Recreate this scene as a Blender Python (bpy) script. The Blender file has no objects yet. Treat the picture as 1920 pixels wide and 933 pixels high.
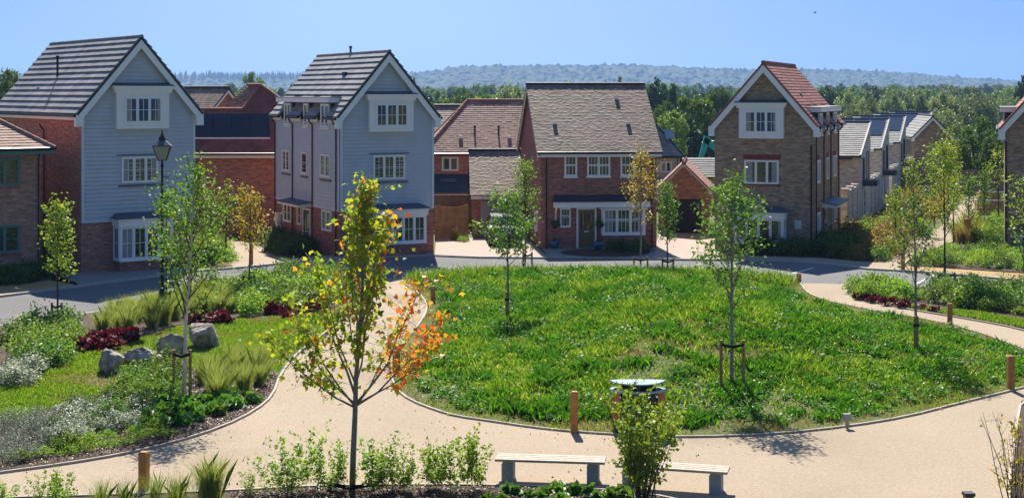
import bpy, math, random
import numpy as np
from mathutils import Vector, Matrix
R = math.radians
sc = bpy.context.scene
col = sc.collection
random.seed(7)
RNG = np.random.default_rng(11)

# ------------------------------------------------------------------ camera, sky, sun, exposure
EYE, FPX, CXP, HYP = 8.0, 2800.0, 960.0, 175.0          # eye height, focal length and horizon in photograph pixels
cam = bpy.data.cameras.new('camera'); camo = bpy.data.objects.new('camera', cam); col.objects.link(camo)
cam.sensor_fit = 'HORIZONTAL'; cam.sensor_width = 36.0; cam.lens = 36.0 * FPX / 1920.0
cam.shift_y = -(466.5 - HYP) / 1920.0
cam.clip_start = 0.5; cam.clip_end = 12000
camo.location = (0, 0, EYE); camo.rotation_euler = (R(90), 0, 0)
sc.camera = camo

SUN = Vector((-0.085, 1.0, 0.0)).normalized() * math.cos(R(45.0)); SUN.z = math.sin(R(45.0))
world = bpy.data.worlds.new('World'); sc.world = world; world.use_nodes = True
wn, wl = world.node_tree.nodes, world.node_tree.links
wn.clear()
sky = wn.new('ShaderNodeTexSky'); sky.sky_type = 'NISHITA'; sky.sun_disc = False
sky.sun_elevation = R(45.0); sky.sun_rotation = math.atan2(SUN.x, SUN.y)
sky.altitude = 300; sky.air_density = 1.0; sky.dust_density = 0.2; sky.ozone_density = 4.0
tc = wn.new('ShaderNodeTexCoord'); va = wn.new('ShaderNodeVectorMath'); va.operation = 'ADD'; va.inputs[1].default_value = (0, 0, 0.90)
vn = wn.new('ShaderNodeVectorMath'); vn.operation = 'NORMALIZE'
bg = wn.new('ShaderNodeBackground'); bg.inputs[1].default_value = 0.1
wo = wn.new('ShaderNodeOutputWorld')
wl.new(tc.outputs['Generated'], va.inputs[0]); wl.new(va.outputs[0], vn.inputs[0]); wl.new(vn.outputs[0], sky.inputs[0])
sm = wn.new('ShaderNodeMix'); sm.data_type = 'RGBA'; sm.blend_type = 'MULTIPLY'; sm.inputs[0].default_value = 1.0; sm.inputs[7].default_value = (0.76, 0.90, 1.0, 1)
wl.new(sky.outputs[0], sm.inputs[6]); wl.new(sm.outputs[2], bg.inputs[0]); wl.new(bg.outputs[0], wo.inputs[0])

sl = bpy.data.lights.new('sun', 'SUN'); sl.energy = 5.0; sl.angle = R(0.5); sl.color = (1.0, 0.93, 0.82)
so = bpy.data.objects.new('sun', sl); col.objects.link(so); so.rotation_euler = SUN.to_track_quat('Z', 'Y').to_euler()
vs = sc.view_settings; vs.view_transform = 'Standard'; vs.look = 'None'; vs.exposure = 0.9; vs.gamma = 1.0; vs.use_curve_mapping = False
cy = sc.cycles
cy.max_bounces = 6; cy.diffuse_bounces = 3; cy.glossy_bounces = 3; cy.transmission_bounces = 4; cy.volume_bounces = 0
cy.transparent_max_bounces = 8; cy.caustics_reflective = False; cy.caustics_refractive = False; cy.sample_clamp_indirect = 6.0

# ------------------------------------------------------------------ materials
MATS = {}
def nmat(name):
    m = bpy.data.materials.new(name); m.use_nodes = True; MATS[name] = m
    nt = m.node_tree
    return m, nt.nodes, nt.links, nt.nodes['Principled BSDF']
def ramp(n, stops):
    r = n.new('ShaderNodeValToRGB'); e = r.color_ramp.elements
    while len(e) < len(stops): e.new(0.5)
    for i, (p, c) in enumerate(stops): e[i].position = p; e[i].color = (c[0], c[1], c[2], 1)
    return r
def plain(name, c, rough=0.6, var=0.15, scale=3.0, spec=0.3, metal=0.0, bump=0.0, c2=None, detail=6):
    """one colour (or two) broken up by noise in object space"""
    m, n, l, b = nmat(name)
    b.inputs['Roughness'].default_value = rough; b.inputs['Specular IOR Level'].default_value = spec; b.inputs['Metallic'].default_value = metal
    t = n.new('ShaderNodeTexCoord'); ns = n.new('ShaderNodeTexNoise'); ns.inputs['Scale'].default_value = scale; ns.inputs['Detail'].default_value = detail
    l.new(t.outputs['Object'], ns.inputs['Vector'])
    lo = [x * (1 - var) for x in c] if c2 is None else c
    hi = [min(1, x * (1 + var)) for x in c] if c2 is None else c2
    r = ramp(n, [(0.32, lo), (0.68, hi)]); l.new(ns.outputs['Fac'], r.inputs[0]); l.new(r.outputs[0], b.inputs['Base Color'])
    if bump:
        bp = n.new('ShaderNodeBump'); bp.inputs['Strength'].default_value = bump; bp.inputs['Distance'].default_value = 0.02
        l.new(ns.outputs['Fac'], bp.inputs['Height']); l.new(bp.outputs[0], b.inputs['Normal'])
    return m
def brick(name, ca, cb, cm, cc=None):
    m, n, l, b = nmat(name)
    uv = n.new('ShaderNodeUVMap'); bt = n.new('ShaderNodeTexBrick')
    bt.inputs['Scale'].default_value = 1.0; bt.inputs['Brick Width'].default_value = 0.225; bt.inputs['Row Height'].default_value = 0.075
    bt.inputs['Mortar Size'].default_value = 0.007; bt.inputs['Mortar Smooth'].default_value = 0.2; bt.inputs['Bias'].default_value = -0.1
    bt.inputs['Color1'].default_value = (*ca, 1); bt.inputs['Color2'].default_value = (*cb, 1); bt.inputs['Mortar'].default_value = (*cm, 1)
    l.new(uv.outputs[0], bt.inputs['Vector'])
    # courses of bricks of other firings
    mp = n.new('ShaderNodeMapping'); mp.inputs['Scale'].default_value = (1 / 0.45, 1 / 0.15, 1)
    wnz = n.new('ShaderNodeTexNoise'); wnz.inputs['Scale'].default_value = 1.0; wnz.inputs['Detail'].default_value = 4; wnz.inputs['Roughness'].default_value = 0.75
    l.new(uv.outputs[0], mp.inputs[0]); l.new(mp.outputs[0], wnz.inputs['Vector'])
    hs = n.new('ShaderNodeHueSaturation'); mr = n.new('ShaderNodeMapRange'); mr.inputs[1].default_value = 0.3; mr.inputs[2].default_value = 0.7; mr.inputs[3].default_value = 0.55; mr.inputs[4].default_value = 1.5
    l.new(wnz.outputs['Fac'], mr.inputs[0]); l.new(mr.outputs[0], hs.inputs['Value']); l.new(bt.outputs['Color'], hs.inputs['Color'])
    l.new(hs.outputs[0], b.inputs['Base Color'])
    b.inputs['Roughness'].default_value = 0.85; b.inputs['Specular IOR Level'].default_value = 0.2
    bp = n.new('ShaderNodeBump'); bp.inputs['Strength'].default_value = 0.5; bp.inputs['Distance'].default_value = 0.01; bp.invert = True
    l.new(bt.outputs['Fac'], bp.inputs['Height']); l.new(bp.outputs[0], b.inputs['Normal'])
    return m
def leafmat(name, stops, transl=0.45, rough=0.5, objvar=0.0, tint=(1.25, 1.2, 0.55), gloss=0.35):
    m, n, l, b = nmat(name)
    ge = n.new('ShaderNodeNewGeometry'); r = ramp(n, stops); l.new(ge.outputs['Random Per Island'], r.inputs[0])
    src = r.outputs[0]
    if objvar:
        oi = n.new('ShaderNodeObjectInfo'); mr = n.new('ShaderNodeMapRange'); mr.inputs[3].default_value = 1 - objvar; mr.inputs[4].default_value = 1 + objvar
        mh = n.new('ShaderNodeMapRange'); mh.inputs[3].default_value = 0.5 - objvar * 0.09; mh.inputs[4].default_value = 0.5 + objvar * 0.05
        ml = n.new('ShaderNodeMath'); ml.operation = 'MULTIPLY'; ml.inputs[1].default_value = 7.31
        fr = n.new('ShaderNodeMath'); fr.operation = 'FRACT'
        hs = n.new('ShaderNodeHueSaturation'); l.new(oi.outputs['Random'], mr.inputs[0]); l.new(mr.outputs[0], hs.inputs['Value'])
        l.new(oi.outputs['Random'], ml.inputs[0]); l.new(ml.outputs[0], fr.inputs[0]); l.new(fr.outputs[0], mh.inputs[0]); l.new(mh.outputs[0], hs.inputs['Hue'])
        l.new(src, hs.inputs['Color']); src = hs.outputs[0]
    b.inputs['Roughness'].default_value = rough; b.inputs['Specular IOR Level'].default_value = gloss
    l.new(src, b.inputs['Base Color'])
    tr = n.new('ShaderNodeBsdfTranslucent'); mu = n.new('ShaderNodeMix'); mu.data_type = 'RGBA'; mu.blend_type = 'MULTIPLY'; mu.inputs[0].default_value = 1.0
    mu.inputs[7].default_value = (*tint, 1); l.new(src, mu.inputs[6]); l.new(mu.outputs[2], tr.inputs['Color'])
    mx = n.new('ShaderNodeMixShader'); mx.inputs[0].default_value = transl
    l.new(b.outputs[0], mx.inputs[1]); l.new(tr.outputs[0], mx.inputs[2]); l.new(mx.outputs[0], n['Material Output'].inputs['Surface'])
    return m

brick('brick_red', (0.47, 0.19, 0.125), (0.33, 0.12, 0.085), (0.4, 0.33, 0.28))
brick('brick_multi', (0.46, 0.23, 0.16), (0.31, 0.145, 0.105), (0.4, 0.34, 0.29))
brick('brick_dark', (0.4, 0.145, 0.105), (0.26, 0.09, 0.07), (0.3, 0.24, 0.2))
brick('brick_brown', (0.41, 0.28, 0.185), (0.245, 0.16, 0.11), (0.36, 0.3, 0.24))
brick('brick_buff', (0.6, 0.53, 0.47), (0.42, 0.36, 0.32), (0.56, 0.52, 0.47))
brick('brick_orange', (0.46, 0.22, 0.115), (0.33, 0.14, 0.08), (0.36, 0.29, 0.23))
plain('red_lintel', (0.24, 0.05, 0.04), 0.8, 0.2, 6)
plain('cladding', (0.53, 0.565, 0.61), 0.55, 0.05, 2.0, spec=0.35)
plain('cladding_trim', (0.66, 0.69, 0.72), 0.5, 0.04, 2.0)
plain('white', (0.88, 0.88, 0.87), 0.4, 0.03, 2.0, spec=0.4)
plain('sage', (0.10, 0.22, 0.205), 0.45, 0.08, 2.0, spec=0.4)
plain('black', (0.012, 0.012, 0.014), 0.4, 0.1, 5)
plain('lead', (0.075, 0.10, 0.135), 0.5, 0.2, 1.5, spec=0.4)
plain('lead_dark', (0.03, 0.042, 0.065), 0.5, 0.2, 1.5, spec=0.4)
plain('slate', (0.22, 0.225, 0.23), 0.6, 0.16, 2.2, spec=0.35)
plain('slate_pale', (0.26, 0.265, 0.27), 0.6, 0.14, 2.2, spec=0.3)
plain('slate_dark', (0.035, 0.038, 0.045), 0.6, 0.2, 2)
plain('tile_red', (0.30, 0.115, 0.08), 0.75, 0.22, 1.3)
plain('tile_rose', (0.36, 0.185, 0.14), 0.75, 0.22, 1.6)
plain('oak', (0.19, 0.115, 0.045), 0.5, 0.2, 5, spec=0.4)
plain('fence_wood', (0.45, 0.26, 0.11), 0.8, 0.25, 3)
plain('fence_old', (0.27, 0.17, 0.11), 0.85, 0.25, 3)
plain('post_wood', (0.42, 0.19, 0.06), 0.7, 0.25, 7)
plain('stake_wood', (0.34, 0.20, 0.085), 0.75, 0.3, 8)
plain('bench_wood', (0.46, 0.38, 0.30), 0.7, 0.18, 9)
plain('concrete', (0.30, 0.33, 0.36), 0.8, 0.12, 6, bump=0.2)
plain('edging', (0.44, 0.38, 0.31), 0.85, 0.12, 6)
plain('kerb', (0.46, 0.43, 0.39), 0.85, 0.12, 4)
plain('garage_grey', (0.36, 0.36, 0.38), 0.5, 0.05, 2)
plain('bark_grey', (0.25, 0.225, 0.205), 0.9, 0.35, 14, bump=0.5)
plain('bark_dark', (0.085, 0.062, 0.048), 0.9, 0.35, 14, bump=0.5)
plain('birch_bark', (0.62, 0.56, 0.50), 0.8, 0.25, 9, bump=0.3)
plain('boulder', (0.15, 0.13, 0.105), 0.9, 0.35, 1.8, bump=1.0, c2=(0.55, 0.48, 0.38), detail=14)
plain('bin_metal', (0.20, 0.33, 0.36), 0.35, 0.06, 2, spec=0.5)
plain('bin_dark', (0.02, 0.032, 0.035), 0.5, 0.1, 2)
plain('grey_metal', (0.30, 0.31, 0.31), 0.4, 0.08, 3, spec=0.5)
plain('pot_blue', (0.03, 0.12, 0.24), 0.25, 0.2, 4, spec=0.6)
plain('teal_paint', (0.02, 0.33, 0.33), 0.45, 0.12, 2)
plain('solar', (0.018, 0.024, 0.045), 0.12, 0.15, 1.0, spec=0.25)
plain('cream_render', (0.55, 0.48, 0.38), 0.85, 0.06, 1)
plain('sign_face', (0.60, 0.66, 0.62), 0.5, 0.04, 2)
plain('car_paint', (0.05, 0.055, 0.065), 0.3, 0.03, 1, spec=0.6, metal=0.3)
plain('rubber', (0.015, 0.015, 0.015), 0.8, 0.1, 5)
plain('lamp_red', (0.35, 0.01, 0.01), 0.3, 0.05, 5)
plain('strap', (0.012, 0.012, 0.012), 0.7, 0.1, 5)
plain('bird_dark', (0.02, 0.02, 0.025), 0.7, 0.1, 5)
plain('curtain', (0.34, 0.33, 0.31), 0.9, 0.08, 3)
# surfaces that carry more than one scale of wear
def surf(name, ca, cb, s1, fine, fine_amt, rough=0.9, bump=0.3, patch=None):
    m, n, l, b = nmat(name)
    t = n.new('ShaderNodeTexCoord')
    a = n.new('ShaderNodeTexNoise'); a.inputs['Scale'].default_value = s1; a.inputs['Detail'].default_value = 8; a.inputs['Roughness'].default_value = 0.6
    f = n.new('ShaderNodeTexNoise'); f.inputs['Scale'].default_value = fine; f.inputs['Detail'].default_value = 3
    l.new(t.outputs['Object'], a.inputs['Vector']); l.new(t.outputs['Object'], f.inputs['Vector'])
    r = ramp(n, [(0.3, ca), (0.7, cb)]); l.new(a.outputs['Fac'], r.inputs[0])
    src = r.outputs[0]
    if patch:
        p = n.new('ShaderNodeTexNoise'); p.inputs['Scale'].default_value = patch[0]; p.inputs['Detail'].default_value = 5; l.new(t.outputs['Object'], p.inputs['Vector'])
        pr = ramp(n, [(patch[2] - 0.05, (0, 0, 0)), (patch[2] + 0.05, (1, 1, 1))]); l.new(p.outputs['Fac'], pr.inputs[0])
        mx = n.new('ShaderNodeMix'); mx.data_type = 'RGBA'; mx.inputs[7].default_value = (*patch[1], 1); l.new(pr.outputs[0], mx.inputs[0]); l.new(src, mx.inputs[6]); src = mx.outputs[2]
    mr = n.new('ShaderNodeMapRange'); mr.inputs[1].default_value = 0.3; mr.inputs[2].default_value = 0.7; mr.inputs[3].default_value = 1 - fine_amt; mr.inputs[4].default_value = 1 + fine_amt
    l.new(f.outputs['Fac'], mr.inputs[0])
    h = n.new('ShaderNodeHueSaturation'); l.new(src, h.inputs['Color']); l.new(mr.outputs[0], h.inputs['Value']); l.new(h.outputs[0], b.inputs['Base Color'])
    b.inputs['Roughness'].default_value = rough; b.inputs['Specular IOR Level'].default_value = 0.2
    bp = n.new('ShaderNodeBump'); bp.inputs['Strength'].default_value = bump; bp.inputs['Distance'].default_value = 0.03
    l.new(f.outputs['Fac'], bp.inputs['Height']); l.new(bp.outputs[0], b.inputs['Normal'])
    return m
surf('path_resin', (0.33, 0.26, 0.182), (0.385, 0.305, 0.217), 0.22, 15, 0.16, bump=0.25, patch=(0.16, (0.305, 0.238, 0.166), 0.6))
surf('asphalt', (0.14, 0.138, 0.138), (0.18, 0.177, 0.175), 0.25, 15, 0.18, bump=0.2, patch=(0.12, (0.125, 0.123, 0.123), 0.6))
surf('lawn_soil', (0.085, 0.12, 0.022), (0.10, 0.10, 0.03), 0.5, 9, 0.35, bump=0.6, patch=(0.28, (0.26, 0.17, 0.075), 0.66))
surf('mulch', (0.055, 0.035, 0.024), (0.10, 0.066, 0.046), 2.0, 22, 0.5, bump=1.0)
surf('dry_verge', (0.42, 0.28, 0.13), (0.32, 0.22, 0.10), 0.8, 14, 0.3, bump=0.5)
surf('field', (0.10, 0.13, 0.035), (0.16, 0.17, 0.06), 0.02, 0.3, 0.2)
surf('hill_wood', (0.02, 0.04, 0.02), (0.045, 0.07, 0.03), 0.02, 0.12, 0.4, bump=0.3)
def paver(name, a, b_, m_):
    m, n, l, b = nmat(name)
    t = n.new('ShaderNodeTexCoord'); bt = n.new('ShaderNodeTexBrick'); l.new(t.outputs['Object'], bt.inputs['Vector'])
    bt.inputs['Scale'].default_value = 1; bt.inputs['Brick Width'].default_value = 0.2; bt.inputs['Row Height'].default_value = 0.1; bt.inputs['Mortar Size'].default_value = 0.005
    bt.inputs['Color1'].default_value = (*a, 1); bt.inputs['Color2'].default_value = (*b_, 1); bt.inputs['Mortar'].default_value = (*m_, 1)
    l.new(bt.outputs[0], b.inputs['Base Color']); b.inputs['Roughness'].default_value = 0.9
paver('paving', (0.46, 0.36, 0.30), (0.37, 0.27, 0.225), (0.22, 0.17, 0.14))
paver('paving_shaded', (0.30, 0.28, 0.27), (0.24, 0.22, 0.21), (0.14, 0.13, 0.12))  # darker paving: shade before the houses put into the block colour
def roofmat(name, ca, cb, cc):
    m, n, l, b = nmat(name)
    ge = n.new('ShaderNodeNewGeometry'); r = ramp(n, [(0.0, ca), (0.55, cb), (1.0, cc)]); l.new(ge.outputs['Random Per Island'], r.inputs[0])
    t = n.new('ShaderNodeTexCoord'); ns = n.new('ShaderNodeTexNoise'); ns.inputs['Scale'].default_value = 0.9; ns.inputs['Detail'].default_value = 7
    l.new(t.outputs['Object'], ns.inputs['Vector'])
    h = n.new('ShaderNodeHueSaturation'); mr = n.new('ShaderNodeMapRange'); mr.inputs[1].default_value = .3; mr.inputs[2].default_value = .7; mr.inputs[3].default_value = .8; mr.inputs[4].default_value = 1.2
    l.new(ns.outputs['Fac'], mr.inputs[0]); l.new(mr.outputs[0], h.inputs['Value']); l.new(r.outputs[0], h.inputs['Color']); l.new(h.outputs[0], b.inputs['Base Color'])
    b.inputs['Roughness'].default_value = 0.7; b.inputs['Specular IOR Level'].default_value = 0.3
roofmat('tiles_slate', (0.20, 0.205, 0.215), (0.235, 0.24, 0.25), (0.27, 0.27, 0.275))
roofmat('tiles_pale', (0.17, 0.17, 0.168), (0.20, 0.20, 0.195), (0.23, 0.228, 0.22))
roofmat('tiles_brown', (0.20, 0.138, 0.10), (0.265, 0.188, 0.14), (0.335, 0.245, 0.185))
roofmat('tiles_brown_red', (0.26, 0.13, 0.095), (0.32, 0.17, 0.125), (0.38, 0.215, 0.16))
roofmat('tiles_red_shaded', (0.19, 0.065, 0.05), (0.24, 0.085, 0.065), (0.29, 0.115, 0.09))  # darker copy of the red tiles: shade of the front slopes painted in
roofmat('tiles_red', (0.25, 0.095, 0.062), (0.32, 0.13, 0.09), (0.38, 0.17, 0.12))
roofmat('tiles_rose', (0.30, 0.145, 0.105), (0.37, 0.19, 0.14), (0.42, 0.23, 0.175))
def glass(name, c, rough=0.03):
    m, n, l, b = nmat(name)
    b.inputs['Base Color'].default_value = (*c, 1); b.inputs['Roughness'].default_value = rough; b.inputs['IOR'].default_value = 1.6; b.inputs['Specular IOR Level'].default_value = 0.8
    t = n.new('ShaderNodeTexCoord'); ns = n.new('ShaderNodeTexNoise'); ns.inputs['Scale'].default_value = 0.9; ns.inputs['Detail'].default_value = 1
    bp = n.new('ShaderNodeBump'); bp.inputs['Strength'].default_value = 0.12; bp.inputs['Distance'].default_value = 0.05
    l.new(t.outputs['Object'], ns.inputs['Vector']); l.new(ns.outputs['Fac'], bp.inputs['Height']); l.new(bp.outputs[0], b.inputs['Normal'])
glass('glass', (0.02, 0.024, 0.03))
glass('glass_lamp', (0.25, 0.28, 0.30), 0.1)
# leaves
leafmat('leaf_green', [(0, (0.083, 0.195, 0.027)), (0.6, (0.128, 0.270, 0.038)), (1, (0.210, 0.345, 0.045))])
leafmat('leaf_birch', [(0, (0.090, 0.225, 0.030)), (0.6, (0.150, 0.300, 0.038)), (1, (0.300, 0.390, 0.045))])
leafmat('leaf_lime', [(0, (0.135, 0.255, 0.030)), (0.5, (0.225, 0.345, 0.038)), (1, (0.390, 0.420, 0.045))])
leafmat('leaf_maple', [(0, (0.17, 0.29, 0.022)), (0.6, (0.31, 0.40, 0.03)), (0.86, (0.48, 0.44, 0.04)), (0.96, (0.6, 0.28, 0.04)), (1, (0.55, 0.10, 0.05))], transl=0.58)
leafmat('leaf_maple_orange', [(0, (0.390, 0.390, 0.030)), (0.3, (0.690, 0.420, 0.038)), (0.7, (0.750, 0.300, 0.045)), (1, (0.750, 0.135, 0.060))])
leafmat('leaf_yellow', [(0, (0.195, 0.225, 0.030)), (0.5, (0.390, 0.330, 0.045)), (1, (0.540, 0.300, 0.053))])
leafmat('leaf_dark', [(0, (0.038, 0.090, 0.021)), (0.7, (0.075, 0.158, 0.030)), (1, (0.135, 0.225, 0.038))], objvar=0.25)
leafmat('leaf_shrub', [(0, (0.068, 0.158, 0.027)), (0.7, (0.120, 0.240, 0.038)), (1, (0.210, 0.315, 0.053))], objvar=0.3)
leafmat('leaf_bright', [(0, (0.135, 0.270, 0.030)), (0.7, (0.210, 0.375, 0.038)), (1, (0.330, 0.450, 0.060))], objvar=0.2)
leafmat('leaf_white', [(0, (0.100, 0.160, 0.060)), (0.35, (0.200, 0.260, 0.130)), (0.5, (0.500, 0.540, 0.400)), (1, (0.680, 0.700, 0.580))], transl=0.3, tint=(1, 1, 0.9))
leafmat('leaf_grey', [(0, (0.150, 0.190, 0.130)), (1, (0.300, 0.340, 0.260))], transl=0.25, tint=(1, 1, 0.9))
leafmat('leaf_red', [(0, (0.05, 0.006, 0.012)), (0.6, (0.11, 0.01, 0.02)), (1, (0.22, 0.03, 0.035))], transl=0.35, tint=(1.2, .6, .6))
leafmat('leaf_orange', [(0, (0.12, 0.15, 0.03)), (0.45, (0.27, 0.22, 0.05)), (0.8, (0.36, 0.20, 0.06)), (1, (0.42, 0.17, 0.05))], objvar=0.25)
leafmat('leaf_broad', [(0, (0.075, 0.195, 0.030)), (1, (0.150, 0.315, 0.045))], transl=0.35, gloss=0.5, rough=0.35, objvar=0.2)
leafmat('grass_feather', [(0, (0.22, 0.31, 0.06)), (0.7, (0.34, 0.41, 0.10)), (1, (0.55, 0.53, 0.22))], transl=0.5, tint=(1.1, 1.1, 0.7))
leafmat('grass_green', [(0, (0.07, 0.17, 0.014)), (0.4, (0.14, 0.28, 0.022)), (0.75, (0.24, 0.38, 0.035)), (0.9, (0.36, 0.42, 0.09)), (1, (0.52, 0.48, 0.22))], transl=0.5, tint=(1.15, 1.2, 0.45))
leafmat('grass_wisp', [(0, (0.12, 0.21, 0.03)), (0.7, (0.24, 0.33, 0.06)), (1, (0.42, 0.42, 0.14))], transl=0.5, tint=(1.1, 1.1, 0.6))
leafmat('grass_lush', [(0, (0.04, 0.125, 0.012)), (0.6, (0.08, 0.225, 0.018)), (1, (0.16, 0.34, 0.03))], transl=0.45, tint=(1.1, 1.2, 0.45))
leafmat('grass_dry', [(0, (0.176, 0.165, 0.044)), (0.5, (0.330, 0.264, 0.088)), (1, (0.462, 0.352, 0.143))], transl=0.4, tint=(1.1, 1, 0.7))
leafmat('petal_white', [(0, (0.600, 0.600, 0.500)), (1, (0.750, 0.750, 0.720))], transl=0.3, tint=(1, 1, 1))
leafmat('tree_mid', [(0, (0.058, 0.124, 0.026)), (0.6, (0.099, 0.190, 0.036)), (1, (0.165, 0.247, 0.049))], objvar=0.45, transl=0.35)
leafmat('tree_light', [(0, (0.099, 0.190, 0.033)), (0.6, (0.165, 0.281, 0.046)), (1, (0.264, 0.363, 0.066))], objvar=0.3, transl=0.4)
leafmat('tree_willow', [(0, (0.140, 0.190, 0.083)), (0.6, (0.231, 0.297, 0.132)), (1, (0.363, 0.412, 0.198))], objvar=0.2, transl=0.35, tint=(1.1, 1.1, 0.75))
leafmat('tree_dark', [(0, (0.030, 0.069, 0.026)), (0.7, (0.053, 0.109, 0.036)), (1, (0.083, 0.148, 0.049))], objvar=0.3, transl=0.25)
leafmat('chip', [(0, (0.050, 0.030, 0.020)), (0.6, (0.130, 0.080, 0.055)), (1, (0.260, 0.180, 0.130))], transl=0.0)

# ------------------------------------------------------------------ helpers
def tag(o, label=None, cat=None, group=None, kind=None):
    if label: o['label'] = label
    if cat: o['category'] = cat
    if group: o['group'] = group
    if kind: o['kind'] = kind
    return o
def empty(name, loc=(0, 0, 0), rz=0.0, label=None, cat=None, group=None):
    o = bpy.data.objects.new(name, None); col.objects.link(o); o.empty_display_size = 0.2
    o.location = loc; o.rotation_euler = (0, 0, rz)
    return tag(o, label, cat, group)
def link(name, me, m, parent=None, smooth=False):
    o = bpy.data.objects.new(name, me); col.objects.link(o)
    if m and not me.materials: me.materials.append(MATS[m])
    if parent: o.parent = parent
    if smooth: me.polygons.foreach_set('use_smooth', np.ones(len(me.polygons), bool))
    return o
class MB:
    """collects faces; F maps (along, out, up) of a wall to the house's own axes"""
    def __init__(s, F=None): s.v = []; s.f = []; s.F = F or (lambda a, b, c: (a, b, c))
    def pt(s, p): s.v.append(s.F(*p)); return len(s.v) - 1
    def face(s, *P): s.f.append([s.pt(p) for p in P]); return s
    def hexa(s, p):
        i = [s.pt(q) for q in p]
        for q in ((0, 3, 2, 1), (4, 5, 6, 7), (0, 1, 5, 4), (1, 2, 6, 5), (2, 3, 7, 6), (3, 0, 4, 7)): s.f.append([i[k] for k in q])
        return s
    def box(s, x0, x1, y0, y1, z0, z1):
        return s.hexa([(x0, y0, z0), (x1, y0, z0), (x1, y1, z0), (x0, y1, z0), (x0, y0, z1), (x1, y0, z1), (x1, y1, z1), (x0, y1, z1)])
    def prism(s, poly, d):
        n = len(poly); d = Vector(d)
        a = [s.pt(p) for p in poly]; b = [s.pt(Vector(p) + d) for p in poly]
        s.f.append(a[::-1]); s.f.append(b)
        for i in range(n): j = (i + 1) % n; s.f.append([a[i], a[j], b[j], b[i]])
        return s
    def tube(s, pts, rad, n=6, cap=True):
        pts = [Vector(p) for p in pts]; rings = []
        if not hasattr(rad, '__len__'): rad = [rad] * len(pts)
        for i, p in enumerate(pts):
            d = (pts[min(i + 1, len(pts) - 1)] - pts[max(i - 1, 0)]).normalized()
            x = d.orthogonal().normalized() if i == 0 else (x - d * x.dot(d)).normalized()
            y = d.cross(x)
            rings.append([s.pt(p + (x * math.cos(2 * math.pi * k / n) + y * math.sin(2 * math.pi * k / n)) * rad[i]) for k in range(n)])
        for a, b in zip(rings, rings[1:]):
            for k in range(n): j = (k + 1) % n; s.f.append([a[k], a[j], b[j], b[k]])
        if cap: s.f.append(rings[0][::-1]); s.f.append(rings[-1])
        return s
    def lathe(s, prof, n=12, c=(0, 0, 0)):
        rings = [[s.pt((c[0] + r * math.cos(2 * math.pi * k / n), c[1] + r * math.sin(2 * math.pi * k / n), c[2] + z)) for k in range(n)] for r, z in prof]
        for a, b in zip(rings, rings[1:]):
            for k in range(n): j = (k + 1) % n; s.f.append([a[k], a[j], b[j], b[k]])
        s.f.append(rings[0][::-1]); s.f.append(rings[-1])
        return s
    def mesh(s, name, uv=True):
        me = bpy.data.meshes.new(name); me.from_pydata([tuple(p) for p in s.v], [], s.f); me.update()
        if uv:
            ly = me.uv_layers.new(name='UVMap'); co = s.v; data = ly.data
            for p in me.polygons:
                n = p.normal; t = Vector((-n.y, n.x, 0))
                t = t.normalized() if t.length > 0.05 else Vector((1, 0, 0))
                u2 = n.cross(t)
                for li in p.loop_indices:
                    v = Vector(co[me.loops[li].vertex_index]); data[li].uv = (v.dot(t), v.dot(u2))
        return me
    def build(s, name, m, parent=None, smooth=False, uv=True):
        return link(name, s.mesh(name, uv), m, parent, smooth)
def npmesh(name, V, k):
    """many separate k-gons: V is (N,k,3)"""
    N = V.shape[0]; me = bpy.data.meshes.new(name)
    me.vertices.add(N * k); me.vertices.foreach_set('co', np.ascontiguousarray(V, np.float32).ravel())
    me.loops.add(N * k); me.loops.foreach_set('vertex_index', np.arange(N * k, dtype=np.int32))
    me.polygons.add(N); me.polygons.foreach_set('loop_start', np.arange(0, N * k, k, dtype=np.int32))
    me.update(calc_edges=True)
    return me
def unit(a): return a / np.maximum(np.linalg.norm(a, axis=-1, keepdims=True), 1e-9)
def leaves(C, size, rng, aspect=0.6, upb=0.0, lobed=False, droop=0.0, fold=0.12):
    """leaf polygons round the points C"""
    C = np.asarray(C, float); N = len(C)
    s = size * rng.uniform(0.65, 1.3, (N, 1))
    d = rng.normal(size=(N, 3)); d[:, 2] = d[:, 2] * 0.7 - droop; d = unit(d)
    n = rng.normal(size=(N, 3)); n[:, 2] += upb; n = unit(n - d * (n * d).sum(1, keepdims=True))
    b = np.cross(n, d)
    def P(x, y, z=0.0): return C + s * (d * x + b * y + n * z)
    if lobed:
        V = np.stack([P(-.5, 0, 0), P(-.38, .32, fold), P(-.05, .52, fold), P(.0, .24, .03), P(.5, 0, 0), P(.0, -.24, .03), P(-.05, -.52, fold), P(-.38, -.32, fold)], 1)
    else:
        a = aspect / 2
        V = np.stack([P(-.5, 0), P(0, a, fold), P(.5, 0), P(0, -a, fold)], 1)
    return V
def blades(B, h, rng, per=5, w=0.014, lean=0.5, spread=0.06):
    """grass blades: bent quads from tuft bases B with heights h"""
    N = len(B); B = np.repeat(np.asarray(B, float), per, 0); h = np.repeat(np.asarray(h, float), per) * rng.uniform(0.55, 1.2, N * per)
    B = B + np.c_[rng.normal(0, spread, (N * per, 2)), np.zeros(N * per)]
    az = rng.uniform(0, 2 * np.pi, N * per); L = rng.uniform(0.1, lean, N * per)
    dirx = np.stack([np.cos(az), np.sin(az)], 1)
    tip = B + np.c_[dirx * (h * L)[:, None], h]
    mid = B + np.c_[dirx * (h * L * 0.35)[:, None], h * 0.6]
    az2 = rng.uniform(0, 2 * np.pi, N * per); side = np.stack([np.cos(az2), np.sin(az2), 0 * az2], 1) * (w / 2)
    return np.stack([B - side, B + side, mid + side, tip, mid - side], 1)

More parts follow.
